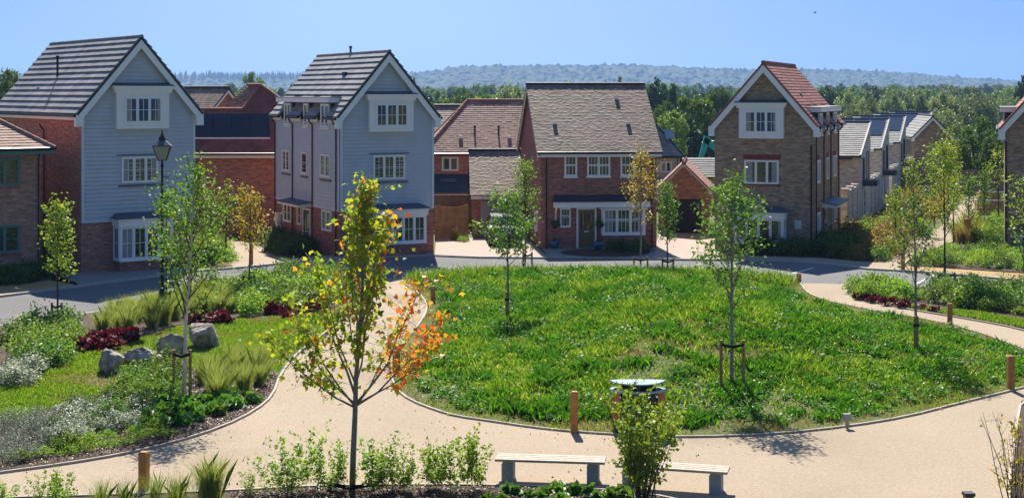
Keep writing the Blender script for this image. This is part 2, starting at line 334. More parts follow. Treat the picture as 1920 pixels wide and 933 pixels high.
# photograph pixel -> place on the ground
def sdist(P, poly):
    """signed distance to a closed polygon (inside positive) and the nearest boundary point"""
    P = np.atleast_2d(np.asarray(P, float)); poly = np.asarray(poly, float); A = poly; Bq = np.roll(poly, -1, 0)
    best = np.full(len(P), 1e9); near = np.zeros_like(P); ins = np.zeros(len(P), bool)
    for a, b in zip(A, Bq):
        ab = b - a; t = np.clip(((P - a) @ ab) / max(ab @ ab, 1e-9), 0, 1); q = a + t[:, None] * ab
        d = np.linalg.norm(P - q, axis=1); k = d < best; best[k] = d[k]; near[k] = q[k]
        c = ((a[1] > P[:, 1]) != (b[1] > P[:, 1])); xx = a[0] + (P[:, 1] - a[1]) / (b[1] - a[1] + 1e-12) * ab[0]; ins ^= c & (P[:, 0] < xx)
    return np.where(ins, best, -best), near
def flat(px, py): Y = FPX * EYE / (py - HYP); return ((px - CXP) / FPX * Y, Y)
def smoothline(P, it=2, closed=True):
    P = [tuple(p) for p in P]
    for _ in range(it):
        Q = [] if closed else [P[0]]; n = len(P)
        for i in range(n if closed else n - 1):
            a, b = P[i], P[(i + 1) % n]
            Q += [(a[0] * .75 + b[0] * .25, a[1] * .75 + b[1] * .25), (a[0] * .25 + b[0] * .75, a[1] * .25 + b[1] * .75)]
        if not closed: Q.append(P[-1])
        P = Q
    return P
def gpoly(px, it=0): 
    P = [flat(*p) for p in px]
    return smoothline(P, it) if it else P
PATH_R = [(752, 530), (775, 542), (795, 561), (801, 577), (797, 592), (782, 614), (761, 640), (744, 662), (736, 685), (733, 705), (742, 731), (769, 752), (818, 771), (856, 782), (920, 791), (1000, 803), (1077, 811), (1200, 819), (1300, 821), (1450, 816), (1590, 801), (1700, 783), (1800, 757), (1900, 733)]
MOUND_PX = PATH_R + [(1975, 712), (2010, 695), (1985, 678), (1920, 656), (1831, 623), (1744, 601), (1660, 588), (1600, 576), (1545, 564), (1515, 551), (1506, 540), (1500, 531), (1466, 523), (1400, 517), (1300, 513), (1100, 511), (900, 512), (800, 517), (765, 523)]
MOUND = gpoly(MOUND_PX, 1)
def ground_z(X, Y):
    d, _ = sdist(np.c_[np.ravel(X), np.ravel(Y)], MOUND)
    s = np.clip(d / 15.0, 0, 1)
    return np.where(d > 0, 0.04 + 1.9 * s * s * (3 - 2 * s), 0.0)
def at(px, py):
    X, Y = flat(px, py); z = 0.0
    for _ in range(8):
        z = float(ground_z([X], [Y])[0]); Y = FPX * (EYE - z) / (py - HYP); X = (px - CXP) / FPX * Y
    return Vector((X, Y, z))

# ------------------------------------------------------------------ ground, road, paths
def sheet(name, poly, z, m, kind='structure'):
    me = bpy.data.meshes.new(name); me.from_pydata([(x, y, z) for x, y in poly], [], [list(range(len(poly)))]); me.update()
    if me.polygons[0].normal.z < 0: me.flip_normals()
    return tag(link(name, me, m), kind=kind)
def ribbon(name, line, w, z0, z1, m, closed=False, kind='structure', parent=None):
    n = len(line); P = [Vector((x, y)) for x, y in line]; L = []; Rr = []
    for i in range(n):
        a = P[i - 1] if (i > 0 or closed) else P[i]; b = P[(i + 1) % n] if (i < n - 1 or closed) else P[i]
        d = (b - a).normalized(); q = Vector((-d.y, d.x)) * (w / 2); L.append(P[i] + q); Rr.append(P[i] - q)
    mb = MB()
    for i in range(n if closed else n - 1):
        j = (i + 1) % n
        mb.face((*L[i], z1), (*L[j], z1), (*Rr[j], z1), (*Rr[i], z1))
        mb.face((*L[i], z0), (*L[j], z0), (*L[j], z1), (*L[i], z1)); mb.face((*Rr[i], z0), (*Rr[j], z0), (*Rr[j], z1), (*Rr[i], z1))
    o = mb.build(name, m, parent, uv=False)
    return tag(o, kind=kind) if kind else o
# one sheet to the horizon: level round the square, then falling gently to the wooded vale
def vale(Y): return -0.06 - 5.0 * min(1, max(0, (Y - 118) / 120.0)) ** 1.3
ys = [-300, -60, 0, 40, 80, 118, 130, 145, 160, 180, 200, 220, 238, 300, 500, 900, 1600, 3000, 4600]
gm = MB()
for a, b in zip(ys, ys[1:]):
    ra, rb = 400 + abs(a) * 0.5, 400 + abs(b) * 0.5
    gm.face((-ra, a, vale(a)), (ra, a, vale(a)), (rb, b, vale(b)), (-rb, b, vale(b)))
tag(gm.build('ground', 'field', uv=False), kind='structure')

PATH_L = [(-140, 908), (0, 888), (120, 872), (232, 853), (325, 832), (418, 802), (480, 771), (512, 743), (525, 705), (553, 667), (603, 631), (650, 592), (680, 560), (694, 537), (697, 519)]
PATH_FAR = [(1590, 533), (1586, 547), (1606, 560), (1660, 573), (1744, 588), (1831, 602), (1904, 616), (1990, 640)]
PATH_BOT = [(1915, 752), (1906, 800), (1896, 870), (1890, 960), (1300, 955), (1265, 936), (1137, 920), (930, 912), (700, 912), (560, 915), (430, 923), (250, 930), (0, 936), (-140, 945)]
plaza = gpoly(PATH_L + [(735, 522), (800, 517), (900, 512), (1300, 513), (1400, 517), (1503, 531)] + PATH_FAR + [(2060, 690), (1990, 722)] + PATH_BOT)
sheet('path', plaza, 0.012, 'path_resin')
ROAD_NEAR = [(-160, 637), (0, 612), (100, 598), (200, 583), (300, 565), (400, 545), (480, 527), (560, 514), (640, 513), (697, 519), (735, 522), (800, 517), (900, 512), (1100, 511), (1300, 513), (1400, 517), (1503, 531), (1602, 537), (1715, 538), (1868, 542), (2080, 549), (2700, 566)]
ROAD_FAR = [(2700, 555), (2080, 538), (1920, 528), (1758, 513), (1686, 509), (1631, 506), (1540, 495), (1453, 490), (1278, 488), (1137, 486), (900, 484), (812, 480), (704, 484), (563, 491), (485, 500), (377, 509), (290, 520), (158, 537), (0, 557), (-160, 578)]
sheet('road', gpoly(ROAD_NEAR) + gpoly(ROAD_FAR), 0.0, 'asphalt')
ribbon('kerb', gpoly(ROAD_FAR), 0.14, -0.05, 0.09, 'kerb')
ribbon('road_channel', [flat(x, y) for x, y in ROAD_NEAR[:9]], 0.12, -0.05, 0.05, 'kerb')
ribbon('road_channel', [flat(x, y) for x, y in ROAD_NEAR[17:]], 0.12, -0.05, 0.05, 'kerb')
for i, ((x0, y0), (x1, y1)) in enumerate((((1455, 521), (1524, 502)), ((1716, 533), (1752, 515)), ((682, 497), (722, 514)), ((452, 497), (476, 509)))):
    ribbon('bay_line', [flat(x0, y0), flat(x1, y1)], 0.1, 0.0, 0.006, 'white')
# beyond the far kerb: front plots, drives and verges
sheet('plot_ground', gpoly(ROAD_FAR[::-1]) + [(62, 62), (62, 78), (70, 128), (-75, 128), (-60, 80)], 0.02, 'lawn_soil')
sheet('driveway', gpoly([(815, 481), (900, 484.5), (1030, 485.5), (1012, 470), (990, 448), (818, 448)]), 0.06, 'paving')
sheet('driveway', gpoly([(1222, 487.5), (1278, 488.5), (1352, 489.3), (1338, 438), (1236, 438)]), 0.06, 'paving')
sheet('driveway', gpoly([(60, 522), (152, 537), (290, 519.5), (377, 508.5), (420, 504), (368, 484), (152, 500), (90, 505)]), 0.06, 'paving_shaded')  # drive in house shade, painted dark
sheet('forecourt', gpoly([(1030, 485.5), (1137, 486.5), (1222, 487.5), (1236, 462), (1010, 460)]), 0.064, 'paving_shaded')  # shaded front of the tiled house, its paving coloured darker
sheet('garden_path', gpoly([(430, 504), (485, 499.5), (563, 490.5), (528, 477), (480, 462), (430, 448), (395, 440), (372, 446), (425, 470), (438, 488)]), 0.06, 'path_resin')
sheet('verge', gpoly([(-160, 577), (0, 556.5), (130, 540), (146, 533), (120, 524), (0, 538), (-160, 556)]), 0.06, 'dry_verge')
sheet('verge', gpoly([(1686, 508.5), (1758, 512.5), (1920, 527.5), (2080, 537), (2690, 553), (2690, 540), (2060, 522), (1920, 515), (1760, 504), (1700, 501)]), 0.06, 'dry_verge')
sheet('verge', gpoly([(378, 508.5), (430, 503.5), (434, 494), (395, 494), (372, 500)]), 0.066, 'dry_verge')
sheet('pavement', gpoly([(1400, 489.5), (1453, 489.7), (1540, 494.5), (1631, 505.5), (1660, 496), (1540, 486), (1453, 483), (1400, 482)]), 0.07, 'path_resin')
sheet('pavement', gpoly([(563, 490.5), (704, 483.7), (812, 479.7), (812, 474), (704, 477), (600, 482), (540, 487)]), 0.07, 'path_resin')
sheet('garden_path', gpoly([(1631, 505.7), (1686, 508.7), (1702, 492), (1738, 474), (1785, 456), (1812, 436), (1818, 412), (1822, 396), (1840, 380), (1853, 366), (1846, 358), (1838, 358), (1812, 372), (1788, 396), (1772, 420), (1748, 440), (1700, 462), (1660, 484)]), 0.075, 'path_resin')
sheet('planting_bed', gpoly([(1044, 478), (1090, 483), (1150, 484.5), (1205, 482), (1222, 475), (1215, 471), (1150, 470), (1070, 470)], 1), 0.09, 'mulch')
sheet('planting_bed', gpoly([(590, 478), (545, 487), (495, 470), (488, 458), (520, 452), (560, 462)]), 0.09, 'mulch')
sheet('planting_bed', gpoly([(1395, 482), (1453, 482.7), (1540, 485.7), (1660, 495.5), (1690, 470), (1640, 446), (1560, 446), (1400, 470)]), 0.09, 'mulch')
sheet('planting_bed', gpoly([(1700, 500.5), (1760, 503.5), (1920, 514.5), (2060, 521), (2690, 539), (2690, 490), (2060, 470), (1885, 470), (1790, 470), (1745, 480)]), 0.09, 'mulch')
# the left green between road and path, its beds, the right bed, the bed at the camera's feet
def band(px, it=0): return gpoly(px, it)
sheet('lawn', gpoly(PATH_L) + gpoly(ROAD_NEAR[:10][::-1]), 0.035, 'lawn_soil')
BED_A = [(-140, 905), (0, 885), (120, 869), (232, 850), (325, 829), (418, 799), (478, 769), (509, 742), (521, 706), (505, 690), (470, 680), (400, 690), (300, 705), (215, 735), (120, 760), (40, 790), (-140, 800)]
BED_B = [(-140, 632), (0, 614), (200, 586), (300, 568), (400, 548), (480, 530), (560, 516.5), (640, 515), (690, 521), (680, 545), (650, 568), (600, 590), (520, 592), (440, 598), (330, 612), (240, 640), (140, 670), (60, 712), (-140, 760)]
sheet('planting_bed', gpoly(BED_A), 0.052, 'mulch'); sheet('planting_bed', gpoly(BED_B), 0.056, 'mulch')
BED_R = [(1596, 539), (1590, 547), (1608, 558), (1660, 570), (1744, 585), (1831, 598), (1904, 612), (1990, 634), (2110, 690), (2500, 700), (2700, 569), (2080, 551), (1868, 544), (1715, 540), (1602, 539)]
sheet('planting_bed', gpoly(BED_R), 0.045, 'mulch')
BED_F = [(-140, 947), (0, 938), (250, 932), (430, 925), (560, 917), (700, 914), (930, 914), (1137, 922), (1265, 938), (1300, 957), (1310, 1100), (-160, 1100)]
sheet('planting_bed', gpoly(BED_F), 0.04, 'mulch')
sheet('planting_bed', gpoly([(1918, 752), (1909, 800), (1899, 870), (1893, 960), (2700, 960), (2700, 760), (2300, 705), (2062, 692), (1992, 724)]), 0.04, 'mulch')
for ln in (PATH_L, PATH_FAR, [(1990, 722)] + PATH_BOT[:4], PATH_BOT[4:]):
    ribbon('path_edging', smoothline([flat(*p) for p in ln], 1, False), 0.06, 0.0, 0.065, 'edging')
ribbon('path_edging', smoothline([flat(*p) for p in PATH_R + MOUND_PX[len(PATH_R):len(PATH_R) + 12]], 1, False), 0.06, 0.0, 0.06, 'edging')
# the mound: a height field whose rim follows the edging
mp_ = np.array(MOUND); cs = 0.3
gx = np.arange(mp_[:, 0].min() - cs, mp_[:, 0].max() + 2 * cs, cs); gy = np.arange(mp_[:, 1].min() - cs, mp_[:, 1].max() + 2 * cs, cs)
XX, YY = np.meshgrid(gx, gy); PP = np.c_[XX.ravel(), YY.ravel()]
dd, near = sdist(PP, MOUND); zz = ground_z(PP[:, 0], PP[:, 1])
out = dd < 0; PP = np.where(out[:, None], near, PP); zz = np.where(out, 0.03, zz)
W = len(gx); ok = dd > -cs * 1.45; fs = []
for j in range(len(gy) - 1):
    for i in range(W - 1):
        q = [j * W + i, j * W + i + 1, (j + 1) * W + i + 1, (j + 1) * W + i]
        if ok[q].all() and (dd[q] > 0).any(): fs.append(q)
me = bpy.data.meshes.new('mound'); me.from_pydata([(a, b, c) for (a, b), c in zip(PP, zz)], [], fs); me.update()
tag(link('mound', me, 'lawn_soil', smooth=True), kind='structure')

# ------------------------------------------------------------------ houses
def wallF(side, w=0.0, D=0.0):
    return {'front': lambda a, b, c: (a, -b, c), 'left': lambda a, b, c: (-b, a, c), 'right': lambda a, b, c: (w + b, a, c), 'back': lambda a, b, c: (a, D + b, c)}[side]
def window(P, F, a0, a1, z0, z1, n=3, bars=(1, 1), out=0.05, fw=0.055, m='white', top=None, name='window'):
    """frame > panes and glazing bars; n casements side by side, each with bars = (vertical, horizontal)"""
    f = MB(F); b0, b1 = out - 0.05, out + 0.03
    f.box(a0, a1, b0, b1, z0, z0 + fw); f.box(a0, a1, b0, b1, z1 - fw, z1); f.box(a0, a0 + fw, b0, b1, z0 + fw, z1 - fw); f.box(a1 - fw, a1, b0, b1, z0 + fw, z1 - fw)
    wd = (a1 - a0 - fw) / n
    for i in range(1, n): f.box(a0 + i * wd, a0 + i * wd + fw, b0, b1, z0 + fw, z1 - fw)
    o = f.build(name, m, P)
    g = MB(F)
    for i in range(n):
        x0, x1 = a0 + i * wd + fw, a0 + (i + 1) * wd; y0, y1 = z0 + fw, z1 - fw
        # inner sash
        s = MB(F); sw = 0.035; bs = out + 0.012
        s.box(x0, x1, b0, bs, y0, y0 + sw); s.box(x0, x1, b0, bs, y1 - sw, y1); s.box(x0, x0 + sw, b0, bs, y0 + sw, y1 - sw); s.box(x1 - sw, x1, b0, bs, y0 + sw, y1 - sw)
        sh = s.build('sash', m, o, uv=False)
        tl = random.uniform(-.008, .008); t2 = random.uniform(-.008, .008)
        pn = MB(F); pn.face((x0, out - .02 + tl, y0), (x1, out - .02 - tl, y0), (x1, out - .02 - tl + t2, y1), (x0, out - .02 + tl + t2, y1)); pn.build('pane', 'glass', o, uv=False)
        for k in range(1, bars[0] + 1):
            xx = x0 + (x1 - x0) * k / (bars[0] + 1); g.box(xx - .011, xx + .011, b0, out, y0, y1)
        for k in range(1, bars[1] + 1):
            yy = y0 + (y1 - y0) * k / (bars[1] + 1); g.box(x0, x1, b0, out + .002, yy - .011, yy + .011)
        if top: yy = y1 - (y1 - y0) * top; g.box(x0, x1, b0, out + .014, yy - .025, yy + .025)
    if m == 'white' and random.random() < .5:
        k_ = random.uniform(.1, .22) * (a1 - a0)
        for x0, x1 in ((a0 + fw, a0 + fw + k_), (a1 - fw - k_ * random.uniform(.6, 1), a1 - fw)):
            cu = MB(F); zg = [(x0 + (x1 - x0) * j / 6, out - .008 + .005 * (j % 2)) for j in range(7)]
            lo_ = [cu.pt((x, y, z0 + fw)) for x, y in zg]; hi_ = [cu.pt((x, y, z1 - fw)) for x, y in zg]
            cu.f += [[lo_[j], lo_[j + 1], hi_[j + 1], hi_[j]] for j in range(6)]; cu.build('curtain', 'curtain', o, uv=False)
    if g.f: g.build('glazing_bars', m, o, uv=False)
    return o
def courses(P, A, B, C, D, sp, t, m, tw=0.33, sep=True, jit=0.004, name='tile_course', base='slate_dark', holes=None):
    """a roof slope A-B (eaves) up to D-C (ridge) laid in overlapping courses of tiles"""
    A, B, C, D = map(Vector, (A, B, C, D)); N = (B - A).cross(D - A if (D - A).length > .01 else C - A).normalized()
    if N.z < 0: N = -N
    sl = MB(); th = N * -0.08; Q = lambda u, f: A.lerp(D, f).lerp(B.lerp(C, f), u)
    if holes:
        fm = holes[1]; es = [0.0] + [e for h_ in holes[0] for e in h_] + [1.0]
        sl.prism([Q(0, fm), Q(1, fm), C, D], th)
        for u0, u1 in zip(es[::2], es[1::2]): sl.prism([Q(u0, 0), Q(u1, 0), Q(u1, fm - .0005), Q(u0, fm - .0005)], th)
    else: sl.prism([A, B, C, D] if (C - D).length > .02 else [A, B, C], th)
    ro = sl.build('roof', base, P, uv=False)
    L = ((D + C) / 2 - (A + B) / 2).length; n = max(2, round(L / sp)); rnd = random.Random(int(A.x * 100) + 7 * n)
    mb = MB()
    for i in range(n):
        f0, f1 = i / n, min(1.0, (i + 1.06) / n)
        if sep: mb = MB()
        a0, b0, a1, b1 = A.lerp(D, f0), B.lerp(C, f0), A.lerp(D, f1), B.lerp(C, f1)
        W = (b0 - a0).length; k = max(1, round(W / tw)) if tw else 1; off = 0.5 / k if i % 2 else 0
        ts = sorted(set([0.0] + [min(1, max(0, (j + off * k) / k)) for j in range(k + 1)] + [1.0]))
        for u0, u1 in zip(ts, ts[1:]):
            if u1 - u0 < 1e-4: continue
            if holes and f0 < holes[1] - .01:
                cut = [(max(u0, a_), min(u1, b_)) for a_, b_ in holes[0] if a_ < u1 and b_ > u0]
                if cut:
                    if sep and mb.f and cut[0][0] <= u0 + 1e-6: mb.build(name, m, ro, uv=False); mb = MB()
                    if cut[0][0] <= u0 + 1e-6 and cut[0][1] >= u1 - 1e-6: continue
                    if cut[0][0] <= u0 + 1e-6: u0 = cut[0][1]
                    else: u1 = cut[0][0]
            h = t + rnd.uniform(-jit, jit); e = (b0 - a0).normalized() * 0.003
            p0, p1, q0, q1 = a0.lerp(b0, u0) + e, a0.lerp(b0, u1) - e, a1.lerp(b1, u0) + e, a1.lerp(b1, u1) - e
            sh = (D - A).normalized() * rnd.uniform(-jit, jit)
            h0 = N * h; h1 = N * (t * 0.25)
            i0 = [mb.pt(x) for x in (p0 + h0 + sh, p1 + h0 + sh, q1 + h1, q0 + h1, p0 + sh, p1 + sh)]
            mb.f += [[i0[0], i0[1], i0[2], i0[3]], [i0[4], i0[5], i0[1], i0[0]], [i0[4], i0[0], i0[3]], [i0[5], i0[2], i0[1]]]
        if sep and mb.f: mb.build(name, m, ro, uv=False)
    if not sep: tag(mb.build('roof_tiles', m, ro, uv=False), kind='stuff')
    return ro
def ridge(P, a, b, m, r=0.11, n=None, name='ridge_tiles'):
    a, b = Vector(a), Vector(b); L = (b - a).length; n = n or max(1, round(L / 0.42)); mb = MB()
    for i in range(n):
        p, q = a.lerp(b, i / n), a.lerp(b, (i + 1) / n); mb.tube([p, q], [r * 1.06, r * 0.92], 8)
    return mb.build(name, m, P, uv=False)
def gable_wall(P, w, D, eave, rdg, m, axis='v', x0=0, y0=0):
    """brick shell with gables at the ends of the ridge axis"""
    mb = MB()
    if axis == 'v': mb.prism([(x0, y0, -0.1), (x0 + w, y0, -0.1), (x0 + w, y0, eave), (x0 + w / 2, y0, rdg), (x0, y0, eave)], (0, D, 0))
    else: mb.prism([(x0, y0, -0.1), (x0, y0 + D, -0.1), (x0, y0 + D, eave), (x0, y0 + D / 2, rdg), (x0, y0, eave)], (w, 0, 0))
    return mb.build('wall', m, P)
def barge(P, F, w, eave, rdg, out, h=0.28, ov=0.28, m='white', th=0.05):
    """the two raking boards of a gable with boxed feet"""
    sl = (rdg - eave) / (w / 2); cs_ = math.hypot(1, sl)
    for sgn in (-1, 1):
        def U(a): return w / 2 + sgn * (w / 2 - a)
        mb = MB(F); z = lambda a: eave + a * sl
        top, bot = 0.02, -h * cs_
        e, r_ = -ov, w / 2
        mb.hexa([(U(e), out - th, z(e) + bot), (U(r_), out - th, z(r_) + bot), (U(r_), out, z(r_) + bot), (U(e), out, z(e) + bot),
                 (U(e), out - th, z(e) + top), (U(r_), out - th, z(r_) + top), (U(r_), out, z(r_) + top), (U(e), out, z(e) + top)])
        b = mb.build('bargeboard', m, P, uv=False)
        mf = MB(F); mf.box(min(U(-ov - .02), U(.02)), max(U(-ov - .02), U(.02)), 0.0, out + .012, z(-ov) + bot - 0.02, z(-ov) + top + .02); mf.build('barge_foot', m, P, uv=False)
        so_ = MB(F); so_.hexa([(U(e), 0.0, z(e) - .10), (U(r_), 0.0, z(r_) - .10), (U(r_), out - th, z(r_) - .10), (U(e), out - th, z(e) - .10),
                              (U(e), 0.0, z(e) - .04), (U(r_), 0.0, z(r_) - .04), (U(r_), out - th, z(r_) - .04), (U(e), out - th, z(e) - .04)])
        so_.build('soffit', m, P, uv=False)
def pipe(P, F, a, z0, z1, out=0.07, swan=True):
    mb = MB(F)
    pts = [(a, out, z0), (a, out, z1 - .35)] + ([(a, out + .02, z1 - .3), (a, out + .17, z1 - .14), (a, out + .2, z1)] if swan else [(a, out, z1)])
    mb.tube(pts, 0.038, 6); mb.build('downpipe', 'black', P, uv=False)
def gutter(P, p, q):
    MB().tube([p, q], 0.07, 8).build('gutter', 'black', P, uv=False)
def boards(P, F, z0, z1, span, m='cladding', ex=0.18):
    z = z0
    while z < z1 - 0.02:
        a0, a1 = span(z); t0, t1 = span(min(z + ex, z1))
        if a1 - a0 > 0.08:
            h = min(ex - .004, z1 - z)
            mb = MB(F); mb.hexa([(a0, 0.0, z), (a1, 0.0, z), (a1, .055, z), (a0, .055, z), (t0, 0.0, z + h), (t1, 0.0, z + h), (t1, .012, z + h), (t0, .012, z + h)])
            mb.build('board', m, P, uv=False)
        z += ex
def box_bay(P, F, a0, a1, z0, z1, proj, win, cornice, n=3, bars=(1, 1)):
    """boxed-out upper window with a moulded cornice"""
    b = MB(F); b.box(a0, a1, 0, proj, z0, z1); bo = b.build('window_box', 'white', P, uv=False)
    t = .10
    fr = MB(F); fr.box(a0, a1, proj, proj + .03, z0, z0 + t); fr.box(a0, a0 + t, proj, proj + .03, z0 + t, z1); fr.box(a1 - t, a1, proj, proj + .03, z0 + t, z1); fr.build('surround', 'white', bo, uv=False)
    window(P, F, *win, n=n, bars=bars, out=proj + .035)
    c = MB(F); c0, c1, cz0, cz1 = cornice; h = cz1 - cz0
    c.box(c0 + .10, c1 - .10, 0, proj + .07, cz0, cz0 + h * .4); c.box(c0 + .05, c1 - .05, 0, proj + .11, cz0 + h * .4, cz0 + h * .75); c.box(c0, c1, 0, proj + .16, cz0 + h * .75, cz1)
    c.build('cornice', 'white', P, uv=False)
    l = MB(F); l.hexa([(c0, 0, cz1), (c1, 0, cz1), (c1, proj + .17, cz1), (c0, proj + .17, cz1), (c0 + .12, 0, cz1 + .16), (c1 - .12, 0, cz1 + .16), (c1, proj + .17, cz1 + .02), (c0, proj + .17, cz1 + .02)]); l.build('lead_roof', 'lead', P, uv=False)
def ground_bay(P, F, a0, a1, zs, zh, zf, proj, n, wallm, bars=(1, 1), top=None, side=None, roof_rise=.22):
    """projecting ground-floor bay: brick plinth, windows, white fascia, lead roof"""
    MB(F).box(a0, a1, 0, proj, -.05, zs).build('bay_plinth', wallm, P)
    s = MB(F); s.box(a0 - .04, a1 + .04, 0, proj + .06, zs, zs + .06); s.build('sill', 'white', P, uv=False)
    k = MB(F); k.box(a0 + .04, a1 - .04, 0, proj - .04, zs + .06, zh); k.build('bay_frame', 'white', P, uv=False)
    window(P, F, a0, a1, zs + .06, zh, n=n, bars=bars, out=proj, fw=.07, top=top)
    for sd in (('a', a0, -1), ('b', a1, 1)):
        G = (lambda a, b, c, q=sd: F(q[1] + q[2] * b, a, c))
        window(P, G, 0.05, proj - .03, zs + .06, zh, n=1, bars=bars, out=.03, fw=.06)
    fa = MB(F); fa.box(a0 - .10, a1 + .10, 0, proj + .12, zh, zf); fa.box(a0 - .14, a1 + .14, 0, proj + .17, zf - .09, zf); fa.build('fascia', 'white', P, uv=False)
    l = MB(F); c0, c1, p = a0 - .2, a1 + .2, proj + .22
    l.hexa([(c0, 0, zf), (c1, 0, zf), (c1, p, zf), (c0, p, zf), (c0 + .25, 0, zf + roof_rise), (c1 - .25, 0, zf + roof_rise), (c1, p, zf + .03), (c0, p, zf + .03)]); l.build('lead_roof', 'lead', P, uv=False)
def sill(P, F, a0, a1, z, m='lead'):
    MB(F).box(a0, a1, 0, .11, z - .06, z).build('sill', m, P, uv=False)
def head(P, F, a0, a1, z):
    MB(F).box(a0, a1, 0, .09, z, z + .04).build('head_flashing', 'lead', P, uv=False)
def dormers(P, F, D_wins, z0, z1, slab, sl_, w, depth=1.35):
    """windows that break the eaves under one flat white-edged roof"""
    for a0, a1 in D_wins:
        MB(F).box(a0 - .14, a1 + .14, -depth, .01, z0 + .05, z1).build('dormer_cheek', 'lead_dark', P, uv=False)
        window(P, F, a0, a1, z0, z1 - .03, n=2 if a1 - a0 > .8 else 1, bars=(0, 1), out=.05)
        sill(P, F, a0 - .05, a1 + .05, z0 - .03, 'white')
    s0, s1 = slab
    MB(F).box(s0, s1, -depth - .4, .22, z1 + .04, z1 + .27).build('dormer_roof', 'white', P, uv=False)
    MB(F).box(s0 - .03, s1 + .03, -depth - .45, .25, z1 + .27, z1 + .31).build('dormer_lead', 'slate_pale', P, uv=False)
def vent(P, p, m='black', h=.5, name='vent_pipe'):
    mb = MB(); x, y, z = p; mb.tube([(x, y, z - .3), (x, y, z + h)], .055, 8); mb.tube([(x, y, z + h), (x, y, z + h + .12)], .085, 8); mb.build(name, m, P, uv=False)
def tile_vent(P, p, nrm, m='lead', s=.2):
    x, y, z = p; mb = MB(); mb.box(x - s * .8, x + s * .8, y - s, y + s, z - .05, z + .13); mb.build('tile_vent', m, P, uv=False)

def gable_house(name, label, x, y, phi, w, D, eave, rdg, wallm, tilem, sp, t, tw, sep, ridgem, fov=.3, sov=.3, group=None, base='slate_dark', baseb=.3, dl=None, dr=None, dz1=0):
    P = empty(name, (x, y, 0), R(phi), label, 'house', group)
    gable_wall(P, w, D, eave, rdg, wallm)
    m = (rdg - eave) / (w / 2); dz = sov * m; up = .06
    Lv = D + .2 + fov; fm = (dz1 + .3 - (eave - dz + up)) / (rdg - eave + dz)
    uv_ = lambda q, flip: sorted(((1 - (y + fov) / Lv) if flip else (y + fov) / Lv) for y in q)
    hl_ = (sorted(uv_((a0 - .14, a1 + .14), False) for a0, a1 in dl), fm) if dl else None
    hr_ = (sorted(uv_((a0 - .14, a1 + .14), True) for a0, a1 in dr), fm) if dr else None
    courses(P, (-sov, -fov, eave - dz + up), (-sov, D + .2, eave - dz + up), (w / 2, D + .2, rdg + up), (w / 2, -fov, rdg + up), sp, t, tilem, tw, sep, base=base, holes=hl_)
    courses(P, (w + sov, D + .2, eave - dz + up), (w + sov, -fov, eave - dz + up), (w / 2, -fov, rdg + up), (w / 2, D + .2, rdg + up), sp, t, tilem, tw, sep, base=base, holes=hr_)
    ridge(P, (w / 2, -fov, rdg + up), (w / 2, D + .2, rdg + up), ridgem, .1)
    barge(P, wallF('front'), w, eave, rdg, fov - .02, h=baseb, ov=sov)
    for xx, s, dd_ in ((-sov - .06, 1, dl), (w + sov + .06, -1, dr)):
        es = [-fov + .05] + [e for q in sorted(dd_ or []) for e in (q[0] - .14, q[1] + .14)] + [D + .2]
        for y0, y1 in zip(es[::2], es[1::2]):
            gutter(P, (xx, y0, eave - dz + .0), (xx, y1, eave - dz + .0))
            x0, x1 = sorted((xx + s * .1, xx + s * .14)); MB().box(x0, x1, y0 + .01, y1, eave - dz - .2, eave - dz + .02).build('fascia', 'white', P, uv=False)
            x0, x1 = sorted((xx + s * .14, 0 if s > 0 else w)); MB().box(x0, x1, y0 + .05, y1, eave - dz - .16, eave - dz - .12).build('soffit', 'white', P, uv=False)
    return P

# --- tall grey clapboard house beside the lamp
P = gable_house('clapboard_house', 'tall house with plain grey weatherboard gable and red brick side, behind the street lamp', -19.1, 66.2, 35, 5.35, 12.3, 7.36, 10.5, 'brick_red', 'tiles_slate', .36, .09, .42, True, 'slate')
Ff = wallF('front')
boards(P, Ff, 2.3, 10.35, lambda z: (.0, 5.35) if z < 7.36 else ((z - 7.36) / 1.174, 5.35 - (z - 7.36) / 1.174))
for a in (0, 5.23): MB(Ff).box(a, a + .12, 0, .06, 2.28, 7.0).build('corner_trim', 'cladding_trim', P, uv=False)
MB(Ff).box(0, 5.35, 0, .06, 2.24, 2.30).build('drip_board', 'cladding_trim', P, uv=False)
box_bay(P, Ff, 1.52, 3.98, 6.4, 8.02, .28, (1.88, 3.64, 6.66, 7.84), (1.33, 4.2, 8.02, 8.33))
window(P, Ff, 1.83, 3.54, 3.96, 5.14, 3, (1, 1), .07); sill(P, Ff, 1.68, 3.68, 3.86); head(P, Ff, 1.6, 3.76, 5.2)
ground_bay(P, Ff, 1.5, 3.95, .5, 2.05, 2.4, .75, 4, 'brick_dark', (1, 1))
pipe(P, wallF('left'), 5.0, 0, 6.6, .07)
vent(P, (1.1, 6.6, 8.6), h=1.1); tile_vent(P, (.75, 8.0, 8.15), 0)

